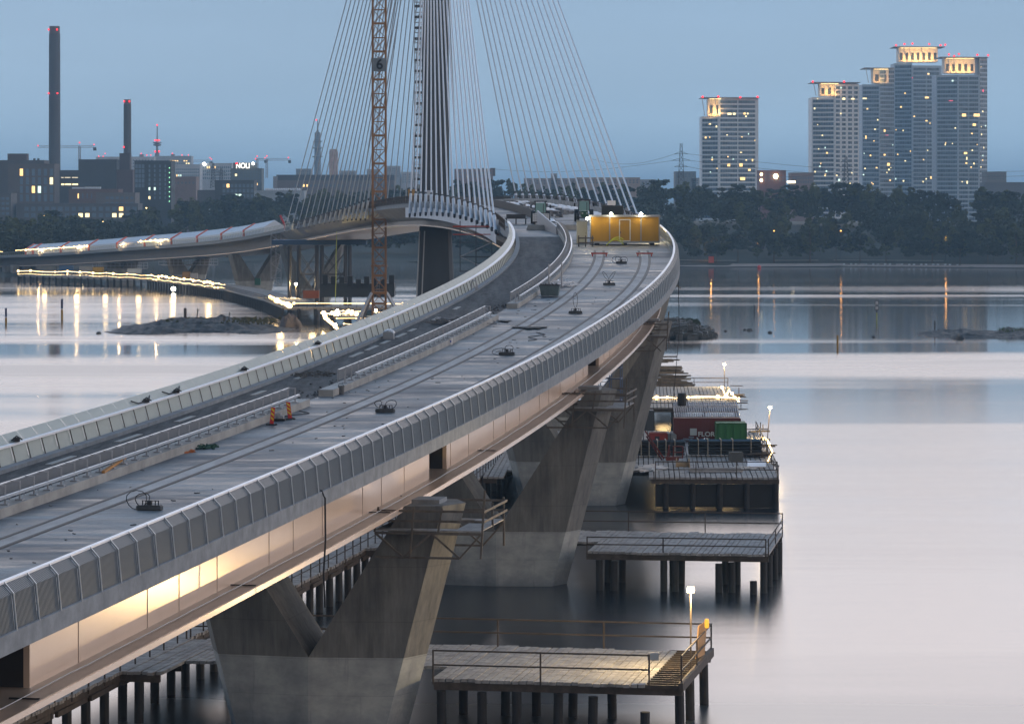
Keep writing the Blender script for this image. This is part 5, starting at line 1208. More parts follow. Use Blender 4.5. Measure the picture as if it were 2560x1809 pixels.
# concrete blocks closing the road
for px,w_,lab in ((1346,3.1,'wide concrete block closing the road below the tractor with the tank'),(1424,2.0,'concrete block closing the tracks left of the cream cabinet'),(1296,1.6,'low dark rack of material at the left edge of the far road')):
    D,u=onD(px,575); p=fr(D,u); 
    if px==1296:
        D,u=onD(1290,560); p=fr(D,u); m=MB(); m.box(p+Vector((0,0,.75)),(3.0,1.4,.12)); 
        for x in (-1.3,0,1.3): m.box(p+Vector((x,0,.4)),(.15,1.2,.8))
        m.box(p+Vector((0,-.6,1.05)),(2.6,.1,.5)); tag(m.build('material_rack',M_dark),lab,'rack')
    else: m=MB(); m.box(p+Vector((0,0,.33)),(w_,.7,.66),hd(D)*.2,0,.85); tag(m.build('concrete_block',M_conc),lab,'concrete block','concrete blocks across the deck')
# far deck: dark formwork wall, insulation sheets, gate frame
m=MB(); sweep(m,rect(-3.1,-2.9,.02,1.15),478,900,5); tag(m.build('formwork_wall',M_black),'long dark formwork wall curving along the middle of the far deck','formwork')
for k,(u0,D0,D1,lab) in enumerate(((-1.3,462,560,'left strip of white sheeting laid along the far deck'),(2.6,500,640,'middle strip of crumpled white sheeting on the far deck'),(7.6,455,600,'right strip of white sheeting along the foot of the far parapet'))):
    m=MB(); D=D0; rows=[]
    while D<=D1:
        w_=rr.uniform(.35,.8); h_=rr.uniform(.15,.5); uu=u0+.3*math.sin(D*.09)
        rows.append([fr(D,uu-w_,.03),fr(D,uu-w_*.5,h_),fr(D,uu+w_*.4,h_*.9),fr(D,uu+w_,.03)]); D+=1.6
    m.strip(rows,False); tag(m.build('white_sheeting',mat('sheet_white',(.62,.64,.68),.5)),lab,'sheeting','white sheeting strips on the far deck')
m=MB()
for k in range(90):
    D=rr.uniform(470,640); u=rr.choice([rr.uniform(-2,2),rr.uniform(3,6)]); p=fr(D,u,.2); m.box(p,(rr.uniform(.3,1.1),rr.uniform(.3,1.2),rr.uniform(.2,.7)),rr.uniform(0,3))
tag(m.build('site_clutter',mat('clutter',(.07,.07,.075),.8,var=.5,scale=.4,col2=(.3,.3,.3))),'scattered dark building materials on the far deck','clutter',kind='stuff')
D=560; p=fr(D,-5.2); e=empty('gate_frame',tuple(p),'black rectangular frame standing on the far deck beside the cables','gate frame')
m=MB(); m.bar((-.5,0,0),(-.5,0,3.4),.16); m.bar((.5,0,0),(.5,0,3.4),.16); m.bar((-.5,0,3.4),(.5,0,3.4),.16); m.bar((-.5,0,1.3),(.5,0,1.3),.1); m.build('frame',M_black,e)
# pylon-foot cabins
for dx,col,lab,w_,h_ in ((-2.2,(.40,.22,.05),'orange cabinet at the foot of the pylon',1.6,2.6),(.9,(.55,.58,.62),'white cabinet at the foot of the pylon, right of the orange one',1.5,2.4)):
    p=fr(640,-5.2+dx); m=MB(); m.box(p+Vector((0,0,h_/2)),(w_,1.5,h_)); m.box(p+Vector((0,-.02,h_+.06)),(w_+.1,1.6,.12)); m.box(p+Vector((0,-.77,h_*.48)),(w_*.7,.04,h_*.85)); tag(m.build('cabinet',mat('cab_%d'%int(col[0]*100),col,.6)),lab,'cabinet')
# junction box with pipe on left parapet; ropes
for px,py,k,lab in ((37,1104,0,'dark knot of rope hanging on the left parapet at the far left'),(362,1000,1,'dark rope looped over the left parapet, lower of the two swags'),(440,960,2,'dark rope swag higher along the left parapet'),(608,912,3,'small dark clamp on the left parapet rail above the middle barrier'),(792,850,4,'small black clamp on the left parapet, nearest the generator')):
    D=Dof(px,-8.95); c=fr(D,-8.87,1.24); m=MB()
    if k in (1,2): m.tube([fr(D-2,-9.2,1.5),fr(D-1.2,-9.0,1.3),fr(D-.5,-8.95,1.3),c+Vector((0,0,.05)),fr(D+1,-9.0,1.28),fr(D+1.8,-9.2,1.5)],.04,6)
    m.box(c+Vector((0,0,.12)),(.28,.5,.2),.3); m.tube([c+Vector((-.2,-.3,.1)),c+Vector((0,0,.3)),c+Vector((.25,.3,.1))],.04,5)
    tag(m.build('rope' if k in (1,2) else 'clamp',M_black),lab,'rope' if k in (1,2) else 'clamp')
D=Dof(1174,-8.6); p=fr(D,-8.4,.3); m=MB(); m.tube([p,p+Vector((0,0,.8)),p+Vector((.15,-.1,.95)),p+Vector((.4,-.2,.9)),p+Vector((.45,-.2,.3))],.07,10); m.box(p+Vector((.45,-.2,.2)),(.25,.25,.35)); tag(m.build('standpipe',M_galv),'bent grey standpipe against the inside of the left parapet','pipe')
# ---------------------------------------------------------------- tower crane mast
D=706.; s=D/F; X=(948-1280)*s; e=empty('tower_crane',(X,D,3),'orange lattice mast of a tower crane standing left of the pylon','crane')
MO=mat('crane_orange',(.32,.15,.045),.7,var=.2,scale=.5); hw=1.35; m=MB()
for x in (-hw,hw):
    for y in (-hw,hw): m.bar((x,y,-2),(x,y,84),.34)
m.build('chord',MO,e)
m=MB(); z=-1.;k=0
while z<83:
    for y in (-hw,hw):
        m.bar((-hw,y,z),(hw,y,z),.13); m.bar((-hw,y,z),(0,y,z+1.45),.11); m.bar((hw,y,z),(0,y,z+1.45),.11); m.bar((-hw,y,z+2.9),(0,y,z+1.45),.11); m.bar((hw,y,z+2.9),(0,y,z+1.45),.11)
    for x in (-hw,hw): m.bar((x,-hw,z),(x,hw,z+2.9),.1)
    if k%2==0: m.box((0,0,z),(2*hw,2*hw,.12)) if k%4==0 else None; m.box((0,-hw,z),(2*hw+.3,.12,.45))
    z+=2.9;k+=1
m.build('lattice',MO,e)
m=MB(); z=0
m.bar((-.5,.3,0),(-.5,.3,83),.07); m.bar((.0,.3,0),(.0,.3,83),.07)
while z<83: m.bar((-.5,.3,z),(0,.3,z),.05); z+=.6
m.build('ladder',M_galv,e)
zb=H-(163-YH)*s-3; m=MB(); m.box((.1,-hw-.3,zb),(2.95,.12,2.75)); nb=m.build('number_board',mat('board_grey',(.22,.25,.27),.8,var=.1,scale=.5),e)
o=textmesh('number','6',2.1,M_black,bold=.06); o.parent=nb; o.location=(.15,-hw-.42,zb)
m=MB(); m.box((0,0,7.0),(3.3,3.3,.5)); m.box((0,0,12.6),(3.3,3.3,.3)); m.build('collar',MO,e)
m=MB(); 
for a,b in (((-1.5,-1.5,7),(-6.5,-6,-3)),((1.5,-1.2,7),(6.2,-4,-1)),((-1.5,1.5,7),(-5,8,-2)),((1.5,1.5,7),(4.6,6,1.5))): m.bar(a,b,.55,.4)
m.build('stay_strut',M_galv,e)
# yellow hose from the deck edge down to the water works
p=at(843,545,860); m=MB(); m.tube([at(842,548,850),at(841.5,600,850),at(840,640,850),at(840,700,850),at(838.5,740,850),at(838.6,755,848)],.10,6); tag(m.build('yellow_hose',mat('hose_yellow',(.50,.55,.05),.4)),'long yellow hose hanging straight down from the deck left of the crane','hose')
# red boom on far deck
p=at(715,569,940); m=MB(); m.bar(p,p+Vector((-1.6,0,3.4)),.7,.5); m.box(p+Vector((.2,0,-.2)),(1.4,1.5,.9)); tag(m.build('red_lift',mat('lift_red',(.50,.04,.06),.5)),'tilted red machine arm on the deck where the far cables start','lift')
# ---------------------------------------------------------------- white tents on the left approach
D0=985.; k=0; 
while D0<1285:
    D1=min(1290,D0+33); c=fr(D0,-5); lab=['nearest white tunnel tent, its grey gable facing the pylon','second white tunnel tent from the pylon side','third white tunnel tent with a lit wall','fourth white tunnel tent with an orange seam, lights along its foot','fifth white tunnel tent lit from outside by added lights','sixth white tunnel tent glowing warmly','seventh white tunnel tent near the low end','eighth white tunnel tent beside the red end arch','last white tunnel tent with a red end arch at the abutment','short last white tent at the abutment end'][k]
    e=empty('tunnel_tent',tuple(c),lab,'tent','white tunnel tents on the left approach')
    m=MB(); D=D0; rows=[]
    while D<=D1-.4:
        for t,ex in ((0,0),(.9,.22),(1.8,.0)):
            rows.append([fr(min(D+t,D1),u,z)-c for u,z in ((-8.0-ex*.5,.1),(-8.1-ex*.5,2.1+ex*.3),(-5,3.9+ex),(-1.9+ex*.5,2.1+ex*.3),(-1.9,.1))])
        D+=1.85
    m.strip(rows,True); m.build('canvas',mat('tent_canvas',(.62,.68,.74),.6),e)
    m=MB(); rows=[[fr(D1-d,u,z)-c for u,z in ((-8.35,.1),(-8.4,2.35),(-5,4.35),(-1.6,2.35),(-1.6,.1))] for d in (1.5,0)]; m.strip(rows,True); m.build('red_seam',mat('tent_red',(.60,.10,.05),.6),e)
    D0=D1; k+=1
string_light([fr(D_,-9.0,1.9) for D_ in range(1215,1300,6)],'light string along the foot of the last white tents',22,.14,.3,4)
string_light([fr(D_,-9.0,1.9) for D_ in range(1118,1158,6)],'light string along the middle white tents',14,.14,.3,4)
for D_ in (1130,1175,1225,1270): glow_light(fr(D_,-9.6,1.6),900,(1,.62,.28),.3)  # lights added outside the walls stand in for the tents' inner glow
# lights with train-like blur on the abutment
string_light([fr(D_,-9,1.6) for D_ in range(1315,1400,8)],'row of small orange lights on the railing beyond the abutment',3,.14,.3,4)
# abutment
c=fr(1300,-3); e=empty('abutment',(c.x,c.y,0),'pale concrete abutment where the left approach reaches the shore','abutment',rz=hd(1300))
m=MB(); zt=fZ(1300)-GD; 
for x in (-6,-1.5,3,7): m.box((x,0,zt/2),(2.6,3,zt+1))
m.build('column',M_conc,e); m=MB(); m.box((0,3.5,zt/2-.2),(19,3,zt+.6)); m.build('back_wall',M_pier,e)
# ---------------------------------------------------------------- long jetty on the left, with its lights
def path_jetty(name,label,pts,depth,z=3.0,gap=2.3,dk=None):
    e=empty(name,(0,0,0),label,'trestle','temporary wooden work trestles'); P=[Vector((p[0],p[1],z)) for p in pts]
    dense=[]
    for a,b in zip(P,P[1:]):
        n=max(1,int((b-a).length/2.0)); dense+=[a.lerp(b,i/n) for i in range(n)]
    dense.append(P[-1]); m=MB(); rows=[]
    for i,p in enumerate(dense):
        d=(dense[min(i+1,len(dense)-1)]-dense[max(i-1,0)]).normalized(); nrm=Vector((-d.y,d.x,0)); nrm=nrm if nrm.y>0 else -nrm
        q=p+nrm*depth; rows.append([p+Vector((0,0,-.7)),q+Vector((0,0,-.7)),q,p])
    m.strip(rows,True); m.build('plank_deck',M_wood,e)
    m=MB()
    for a,b in zip(dense,dense[1:]):
        m.bar(a+Vector((0,0,.55)),b+Vector((0,0,.55)),.08); m.bar(a+Vector((0,0,1.1)),b+Vector((0,0,1.1)),.08); m.bar(a,a+Vector((0,0,1.15)),.1)
    m.build('railing',M_rust,e)
    k=0;acc=0;rest=MB();last=None
    for i,p in enumerate(dense):
        if last is None or (p-last).length>=gap:
            last=p; t=MB() if k<99 else rest; t.tube([(p.x,p.y,-3),(p.x,p.y,z-.4)],.38,8)
            if k<99: t.build('pile',M_pile,e)
            k+=1
    if rest.v: tag(rest.build('pile',M_pile,e),kind='stuff')
    return e,P
W=lambda *a:[tuple(atz(x,y,3.0))[:2] for x,y in a]
JP=W((46,686),(370,697),(470,708),(560,722),(660,748),(706,766))
path_jetty('jetty','long lit jetty curving along the water below the left approach',JP,11)
path_jetty('jetty','second part of the jetty with the orange container, in front of the falsework tower',W((706,767),(850,768),(1060,770)),14)
path_jetty('work_trestle','low brightly lit trestle at the foot of the orange crane',W((832,790),(1000,792)),10,gap=3)
path_jetty('work_trestle','short trestle end nearest the boulder, edged with glaring lights',W((852,826),(935,826)),16,gap=3)
string_light([Vector((x,y-.3,4.2)) for x,y in W((46,686),(200,689),(370,697),(470,708),(562,722))],'long upper light string along the far jetty railing',26,.15,.35,5)
string_light([Vector((x,y-.4,3.2)) for x,y in W((46,686),(200,689),(370,697),(562,722))],'lower light string along the deck edge of the far jetty',9,.10,.35,5)
string_light([Vector((x,y-.3,4.0)) for x,y in W((675,752),(706,767),(730,776))],'tangled bright light string at the bend of the jetty',26,.16,.5,1.2)
string_light([Vector((x,y-.3,4.0)) for x,y in W((735,768),(850,768),(1060,770))],'straight light string along the railing behind the crane foot',16,.12,.08,5)
string_light([Vector((x,y-.3,4.0)) for x,y in W((836,790),(880,790),(940,791),(1045,792))],'brightest light string with flaring bulbs across the crane foot',34,.15,.35,3)
string_light([Vector((x,y-.3,3.4)) for x,y in W((842,800),(1035,800))],'thin lower light string below the crane foot',10,.09,.1,4)
string_light([at(805,782,790),at(850,785,775),at(892,784,770)],'row of glaring lights on the short trestle nearest the boulder',40,.16,.3,2)
string_light([at(808,785,775),at(820,800,745),at(843,820,705)],'glaring light string running down to the parapet by the boulder',40,.16,.4,1.5)
string_light([at(860,809,700),at(915,814,690),at(1000,809,690)],'thin light string seen through the slats of the left parapet',14,.09,.15,4)
for (x,y) in ((110,683),(190,687),(262,690),(345,694),(430,700),(520,712),(700,757),(780,770),(868,792),(905,793)):
    p=atz(x,y,4.6); glow_light(p+Vector((0,1.5,0)),700,(1,.66,.27),.8)
lp=atz(740,744,3.0); lamp_mast(tuple(lp),at(740,711,lp.y),'floodlight on a mast on the jetty below the falsework tower',6000,star=.3,r=.1)
m=MB(); p=atz(434,706,3.2); p=Vector((p.x,p.y-.5,1.2)); m.lathe(p,[(.4,-.6),(.7,0),(.4,.6)],8); tag(m.build('work_lamp',emi('white_hot',(1,.93,.75),60)),'single white lamp low between the piles of the far jetty','work lamp')
# boxes on the jetty
def boxthing(name,label,cat,x0,x1,y0,y1,D,col,dep=3,group=None,mt=None,rib=0):
    s=D/F; X=((x0+x1)/2-1280)*s; z1=H-(y0-YH)*s; z0=H-(y1-YH)*s; w_=(x1-x0)*s; h_=z1-z0
    e=empty(name,(X,D,z0),label,cat,group); m=MB(); m.box((0,dep/2,h_/2),(w_,dep,h_))
    if rib:
        for i in range(rib): m.box((-w_/2+w_*(i+.5)/rib,-.03,h_/2),(w_/rib*.45,.09,h_*.88))
    m.build('shell',mt or mat('box_%d_%d_%d'%tuple(int(c*100) for c in col),col,.6,var=.12,scale=.4),e)
    m=MB()
    for a in (-1,1):
        m.bar((a*w_/2,-.02,0),(a*w_/2,-.02,h_),.12); m.bar((a*w_/2,dep,0),(a*w_/2,dep,h_),.12)
    for z in (0,h_): m.bar((-w_/2,-.03,z),(w_/2,-.03,z),.12); m.bar((-w_/2,dep,z),(w_/2,dep,z),.1)
    m.build('frame',mat('boxf_%d_%d_%d'%tuple(int(c*100) for c in col),tuple(c*.75 for c in col),.6),e); return e,w_,h_
GJ='containers and boxes on the far jetty'
boxthing('container','yellow container on the far jetty','container',232,257,668,686,1175,(.48,.30,.03),group=GJ)
boxthing('container','grey white container beside the yellow one on the far jetty','container',198,231,666,684,1180,(.30,.31,.31),group=GJ)
boxthing('container','blue container with a pale cover at the left of the far jetty','container',148,181,664,684,1195,(.05,.12,.25),group=GJ)
boxthing('container','long pale grey shed behind the left end of the far jetty','shed',92,140,664,690,1240,(.20,.21,.20),group=GJ)
boxthing('container','small orange box with a white box beside it in the middle of the jetty','container',456,474,680,697,1095,(.40,.22,.06),group=GJ)
boxthing('container','white meter box next to the small orange box on the jetty','box',476,492,683,697,1095,(.5,.5,.5),group=GJ)
boxthing('container','bright orange red container on the jetty right of the mast lamp','container',758,796,727,745,880,(.50,.13,.03),group=GJ,rib=6)
boxthing('container','blue container at the foot of the crane','container',907,929,776,788,765,(.03,.10,.16),group=GJ)
boxthing('tarpaulin_stack','white and blue tarpaulin stack in the middle of the far jetty','tarpaulin',318,352,672,683,1140,(.45,.52,.58))
boxthing('pump','green machine on the dark barge left of the falsework','pump',637,650,696,712,960,(.03,.14,.08))
# falsework tower
D=905; s=D/F; X=(792-1280)*s; e=empty('falsework_tower',(X,D,0),'dark steel falsework tower with a blue girder under the far span','falsework'); zt=H-(600-YH)*s
m=MB()
legs=[(722-792)*s,(745-792)*s,(790-792)*s,(803-792)*s,(862-792)*s,(873-792)*s]
for x in legs:
    for y in (0,7): m.tube([(x,y,-3),(x,y,zt-1.5)],.35,8)
m.build('leg',M_dark,e)
m=MB()
for y in (0,7):
    for a,b in ((legs[1],legs[2]),(legs[3],legs[4])):
        for z in (3,zt*.42): m.bar((a,y,z),(b,y,z+zt*.4),.16); m.bar((b,y,z),(a,y,z+zt*.4),.16)
        m.bar((a,y,zt*.5),(b,y,zt*.5),.25)
m.build('cross_brace',M_dark,e)
m=MB(); m.box(((legs[0]+legs[5])/2,3.5,zt-.6),((legs[5]-legs[0])+9,9,1.3)); m.box((legs[5]+3,3.5,zt+.9),(9,8,2.2)); m.build('blue_girder',mat('girder_blue',(.04,.09,.17),.6),e)
e,_,_=boxthing('barge','dark work barge with stubby blocks under the falsework','barge',800,985,709,742,862,(.03,.035,.04),dep=10)
m=MB(); 
for i in range(9): m.box((-8+i*2.1,-.3,3.6+rr.uniform(-.6,.9)),(1.3,2,1.5+rr.uniform(0,1.2)))
m.build('deck_block',M_black,e)
# stair towers
def stairtower(label,x,y0,y1,D,w=2.6,mt=None):
    s=D/F; zb=H-(y1-YH)*s; h=(y1-y0)*s; e=empty('stair_tower',((x-1280)*s,D,zb),label,'scaffold'); m=MB()
    for a in (-w/2,0,w/2):
        for b in (-1.3,1.3): m.bar((a,b,0),(a,b,h),.1)
    z=0
    while z<h:
        for b in (-1.3,1.3): m.bar((-w/2,b,z),(w/2,b,z),.08)
        z+=2
    m.build('scaffold_frame',mt or M_galv,e); m=MB(); z=0;k=0
    while z<h-2: m.bar((-w/2 if k%2 else w/2,0,z),(w/2 if k%2 else -w/2,0,z+2),.8,.12); z+=2;k+=1
    m.build('stair_flight',M_galv,e)
stairtower('scaffold stair tower at the start of the cable-stayed deck, left of the falsework',690,582,712,955,2.8)
stairtower('scaffold stair tower with red bars beneath the near anchor row, right of the pylon',1190,552,678,470,4.4,mat('scaffold_dark',(.07,.08,.09),.6))
p=at(1190,566,468); m=MB(); m.bar(p+Vector((-3.2,0,0)),p+Vector((3.2,0,0)),.2); m.bar(p+Vector((-3.2,0,-1.1)),p+Vector((3.2,0,-1.1)),.14); tag(m.build('red_beam',mat('beam_red',(.42,.045,.02),.5)),'red beam across the scaffold beneath the near anchors','beam')
# formwork scaffolds on far piers
for D_,lab in ((1205,'scaffold cradle wrapped round the lowest far pier'),(1125,'scaffold platform between the arms of the middle far pier')):
    c=fr(D_,0); z=c.z-GD-2.2; e=empty('scaffold_cradle',(c.x,c.y,z),lab,'scaffold',rz=hd(D_)); m=MB()
    for y in (-4,4):
        for z_ in (0,1,2): m.bar((-9,y,z_),(9,y,z_),.12)
        for i in range(13): m.bar((-9+1.5*i,y,0),(-9+1.5*i,y,2),.1)
    m.box((0,0,-.1),(17,7,.1)); m.build('frame',M_galv,e)
# ---------------------------------------------------------------- rocks
def rockmesh(name,label,cat,pxa,pxb,yf,D0,D1,h,seed,mt,group=None,nx=60,ny=22,veg=0,pro=None):
    rg=random.Random(seed); X0=(pxa-1280)/F*(D0+D1)/2; X1=(pxb-1280)/F*(D0+D1)/2
    import mathutils.noise as mn
    m=MB(); rows=[]
    for i in range(nx+1):
        u=i/nx; r=[]
        for j in range(ny+1):
            v=j/ny; base=(math.sin(math.pi*u)**.55)*(math.sin(math.pi*v)**.6)
            if pro: base*=interp(u,[q[0] for q in pro],[q[1] for q in pro])
            x=X0+(X1-X0)*u; y=D0+(D1-D0)*(v+(.12*math.sin(u*9+seed)*(1-v)))
            n1=mn.noise(Vector((x*.12,y*.12,seed)))*.4+mn.noise(Vector((x*.45,y*.3,seed)))*.34+abs(mn.noise(Vector((x*1.1,y*.5,seed))))*.3-.1
            r.append((x,y,-.35+h*base*(1+n1)+(n1*.5 if base>.1 else 0)))
        rows.append(r)
    m.strip(rows,False); return tag(m.build(name,mt),label,cat,group)
M_rock=mat('granite',(.04,.042,.046),.85,var=.7,scale=.5,bump=1.0,stretch=(1,.5,3),col2=(.13,.12,.11))
rockmesh('rock_islet','low smooth granite islet left of the crane with posts on its back','rock islet',258,770,833,742,800,2.6,3,M_rock,pro=((0,.25),(.15,.5),(.3,.95),(.55,1.1),(.75,.6),(1,.15)),nx=90)
rockmesh('boulder','big rounded boulder at the right end of the granite islet','boulder',697,757,817,779,786,3.2,8,mat('pink_granite',(.10,.085,.08),.9,var=.3,scale=.4,bump=.5),nx=24,ny=14)
rr=random.Random(31)
m=MB()
for i in range(420):
    u=rr.uniform(.3,.85); X=(258+(770-258)*u-1280)/F*774; y=rr.gauss(774,7); z=1.5+rr.uniform(-.3,.4); s_=rr.uniform(.12,.4)
    m.face([(X-s_,y,z),(X+s_,y+rr.uniform(-.2,.2),z),(X+s_*.4,y,z+s_*1.6),(X-s_*.5,y,z+s_*1.3)])
tag(m.build('islet_shrubs',mat('shrub',(.05,.06,.02),.9,var=.4,scale=.6,col2=(.14,.12,.03))),'low yellow green scrub on top of the granite islet','scrub',kind='stuff')
for px,py0,py1,lab,w_ in ((463,770,797,'dark wooden post standing on the granite islet',.35),(492,771,796,'thin forked pole on the granite islet right of the wooden post',.12),(572,780,793,'thin slanting stick on the back of the islet',.12),(561,790,808,'short pale stone marker on the islet',.28)):
    p=at(px,py1,768); q=at(px+(2 if w_<.2 else 0),py0,768); m=MB(); m.tube([p+Vector((0,0,-.8)),q],w_,8); 
    if px==492: m.bar(q.lerp(p,.4),q+Vector((.5,0,0)),.1); m.box(p,(1.2,.6,.5))
    tag(m.build('marker_post',M_rust),lab,'post')
def rockpile(name,label,cat,pxa,pxb,D0,D1,h,n,seed,mt,s0=.3,s1=.9,prof=None):
    rg=random.Random(seed); m=MB(); Xc=((pxa+pxb)/2-1280)/F*(D0+D1)/2; hw_=(pxb-pxa)/2/F*(D0+D1)/2
    for i in range(n):
        u=rg.uniform(-1,1); v=rg.uniform(-1,1)
        if u*u+v*v>1: continue
        k=(1-u*u-v*v)**.5; 
        if prof: k*=interp(u,[a for a,_ in prof],[b for _,b in prof])
        s=rg.uniform(s0,s1); c=Vector((Xc+u*hw_,(D0+D1)/2+v*(D1-D0)/2,h*k-.2)); P=[]
        for a,b,cz in ((-1,-1,-1),(1,-1,-1),(1,1,-1),(-1,1,-1),(-1,-1,1),(1,-1,1),(1,1,1),(-1,1,1)):
            P.append(c+Vector((a*s*rg.uniform(.5,1),b*s*rg.uniform(.5,1),cz*s*rg.uniform(.35,.75))))
        m.hexa(P)
    return m
m=rockpile('','', '',1560,1790,712,752,3.4,900,5,None,.35,1.1,prof=((-1,1),(.4,1),(.75,.6),(1,.2)))
tag(m.build('rock_mound',mat('rubble_rock',(.09,.09,.085),.9,var=.4,scale=.5)),'mound of broken rock in the water right of the bend in the deck','rock mound',kind='thing')
m=MB(); rg=random.Random(4)
for i in range(500):
    X=(rg.uniform(1645,1745)-1280)/F*735; y=rg.uniform(728,745); s_=rg.uniform(.2,.6); z=2.2+rg.uniform(0,.9)*(1-abs(X-36)/8)
    m.face([(X-s_,y,z),(X+s_,y+.3,z),(X+s_*.4,y,z+s_*1.5),(X-s_*.5,y,z+s_)])
tag(m.build('mound_bushes',M_leaf[2]),'dark low bushes growing on the rock mound','bushes',kind='stuff')
string_light([at(1648,803,740),at(1690,806,738)],'thin light string on the rock mound behind the deck edge',8,.08,.1,4)
rockmesh('rock_skerry','long low skerry at the right edge with a thin post','skerry',2268,2700,846,722,752,1.7,12,M_rock,pro=((0,.5),(.2,1),(.4,.8),(.7,.9),(1,.8)),nx=80)
rockmesh('boulder','rounded boulder in front of the long skerry','boulder',2376,2412,847,716,721,1.7,9,M_rock,nx=18,ny=10)
m=MB(); rg=random.Random(6)
for i in range(700):
    X=(rg.uniform(2500,2640)-1280)/F*738; y=rg.uniform(732,744); s_=rg.uniform(.1,.3); z=.7
    m.face([(X-s_*.3,y,z),(X+s_*.3,y,z),(X+rg.uniform(-.2,.2),y,z+rg.uniform(.5,1.1))])
tag(m.build('reeds',mat('reed',(.07,.10,.04),.9)),'pale green reeds at the right end of the skerry','reeds',kind='stuff')
for i,(px,py,w_,lab) in enumerate(((1767,823,26,'flat dark rock just right of the rock mound'),(1783,825,8,'tiny dark rock right of the flat rock'),(1814,828,9,'small round rock alone in the water'),(1862,825,10,'small pointed rock, left of a close pair'),(1874,826,15,'larger round rock, right of the close pair'),(1925,832,12,'small flat rock farther right in the water'),(2184,843,10,'tiny rock in the water left of the skerry'),(247,834,14,'flat dark skerry off the left tip of the granite islet'))):
    D=H*F/(py-YH); X=(px-1280)/F*D; w=w_/F*D/2; m=MB(); m.lathe((X,D,-.3),[(w*1.05,0),(w,.4),(w*.75,.3+w*.55),(w*.3,.35+w*.7)],9); tag(m.build('water_rock',M_rock),lab,'rock','small rocks in the water')
# navigation markers
def marker(px,y0,y1,label,segs,w=.22,signs=None):
    D=H*F/(y1-YH); s=D/F; X=(px-1280)*s; e=empty('channel_marker',(X,D,0),label,'channel marker','posts and markers in the water'); h=(y1-y0)*s
    for t0,t1,mt in segs: m=MB(); m.tube([(0,0,h*t0-(.8 if t0==0 else 0)),(0,0,h*t1)],w,10); m.build('pole_section',mt,e)
    if signs:
        for t,sz in signs: m=MB(); m.box((0,0,h*t),(sz,.12,sz*1.1)); m.build('sign_plate',mat('plate_grey',(.10,.11,.12),.6),e); m=MB(); m.box((0,-.09,h*t),(sz*.6,.05,sz*.7)); m.build('sign_face',mat('plate_white',(.5,.52,.54),.6),e)
YM=mat('marker_ochre',(.35,.20,.03),.7); BM=mat('marker_blue',(.05,.06,.13),.6); YG=mat('marker_lime',(.30,.34,.04),.6)
marker(155,747,800,'tall blue and yellow channel post, right one of two at the left',[(0,.5,YM),(.5,.54,M_white),(.54,1,BM)],.28)
marker(15,770,811,'blue and yellow channel post at the left edge of the photo',[(0,.42,YM),(.42,.46,M_white),(.46,1,BM)],.26)
marker(2192,751,800,'lime green marker with two square signs on its pole',[(0,.38,YG),(.38,.9,M_dark)],.13,[(.62,1.0),(.88,1.0)])
marker(1886,762,780,'thin dark marker post far out right of the bridge',[(0,1,M_dark)],.14)
marker(2094,838,870,'plain yellow post in the water at right',[(0,1,YM)],.2)
marker(2337,802,833,'thin dark post on the skerry at the right edge',[(0,1,M_dark)],.16)
p=atz(1898,670,0); m=MB(); m.lathe((p.x,p.y,0),[(.3,-.3),(.8,.2),(.8,.7),(.3,1.2)],10); tag(m.build('buoy',mat('buoy_red',(.6,.05,.04),.5)),'small red buoy floating off the right-hand beach','buoy')
# ---------------------------------------------------------------- things on the big work platform
e,w_,h_=boxthing('shipping_container','long dark red shipping container with white lettering on the work platform','shipping container',1686,1851,1046,1113,373,(.13,.022,.02),dep=2.4,rib=22)
o=textmesh('lettering','FLOREN',.50,mat('letter_white',(.55,.56,.56),.7),bold=.02); o.parent=e; o.location=(.38,-.12,1.23); o.scale=(1.12,1,1)
m=MB(); m.box((-1.54,-.09,1.49),(.74,.04,.76)); m.build('logo_square',mat('logo_grey',(.42,.48,.50),.6),e)
MT=mat('roof_sheet',(.45,.44,.46),.5,var=.25,scale=1.2)
m=MB()
for j in range(3):
    for i in range(30):
        x=-w_/2+w_*(i+.5)/30; y=.1+j*1.6; z=h_+.12+j*.48
        m.hexa([(x-.12,y,z),(x+.07,y,z),(x+.07,y+1.2,z+.36),(x-.12,y+1.2,z+.36),(x-.08,y,z+.12),(x+.03,y,z+.12),(x+.03,y+1.2,z+.48),(x-.08,y+1.2,z+.48)])
m.build('tiled_roof',MT,e)
q=MB(); q.lathe((-w_/2+1.0,3.5,h_+1.2),[(.45,0),(.5,.2),(.5,1.3),(.4,1.4)],12); tag(q.build('roof_drum',M_black,e))
boxthing('shipping_container','green shipping container at the right of the work platform','shipping container',1792,1866,1058,1112,367,(.015,.13,.035),dep=3,rib=4)
boxthing('shipping_container','dark blue grey container end with faint markings, left on the work platform','shipping container',1604,1635,1027,1082,396,(.045,.06,.085),dep=3,rib=3)
e,w_,h_=boxthing('compressor','rounded red compressor with a dark grey end','compressor',1625,1668,1083,1103,372,(.30,.03,.02),dep=1.5)
m=MB(); m.lathe((w_/2+.35,.75,0),[(.6,0),(.72,.3),(.7,h_*.8),(.4,h_*1.02)],12); m.build('end_cowl',mat('cowl_grey',(.15,.17,.18),.5),e); m=MB(); m.box((-.15,-.06,h_*.45),(.5,.04,.35)); m.build('maker_plate',M_dark,e)
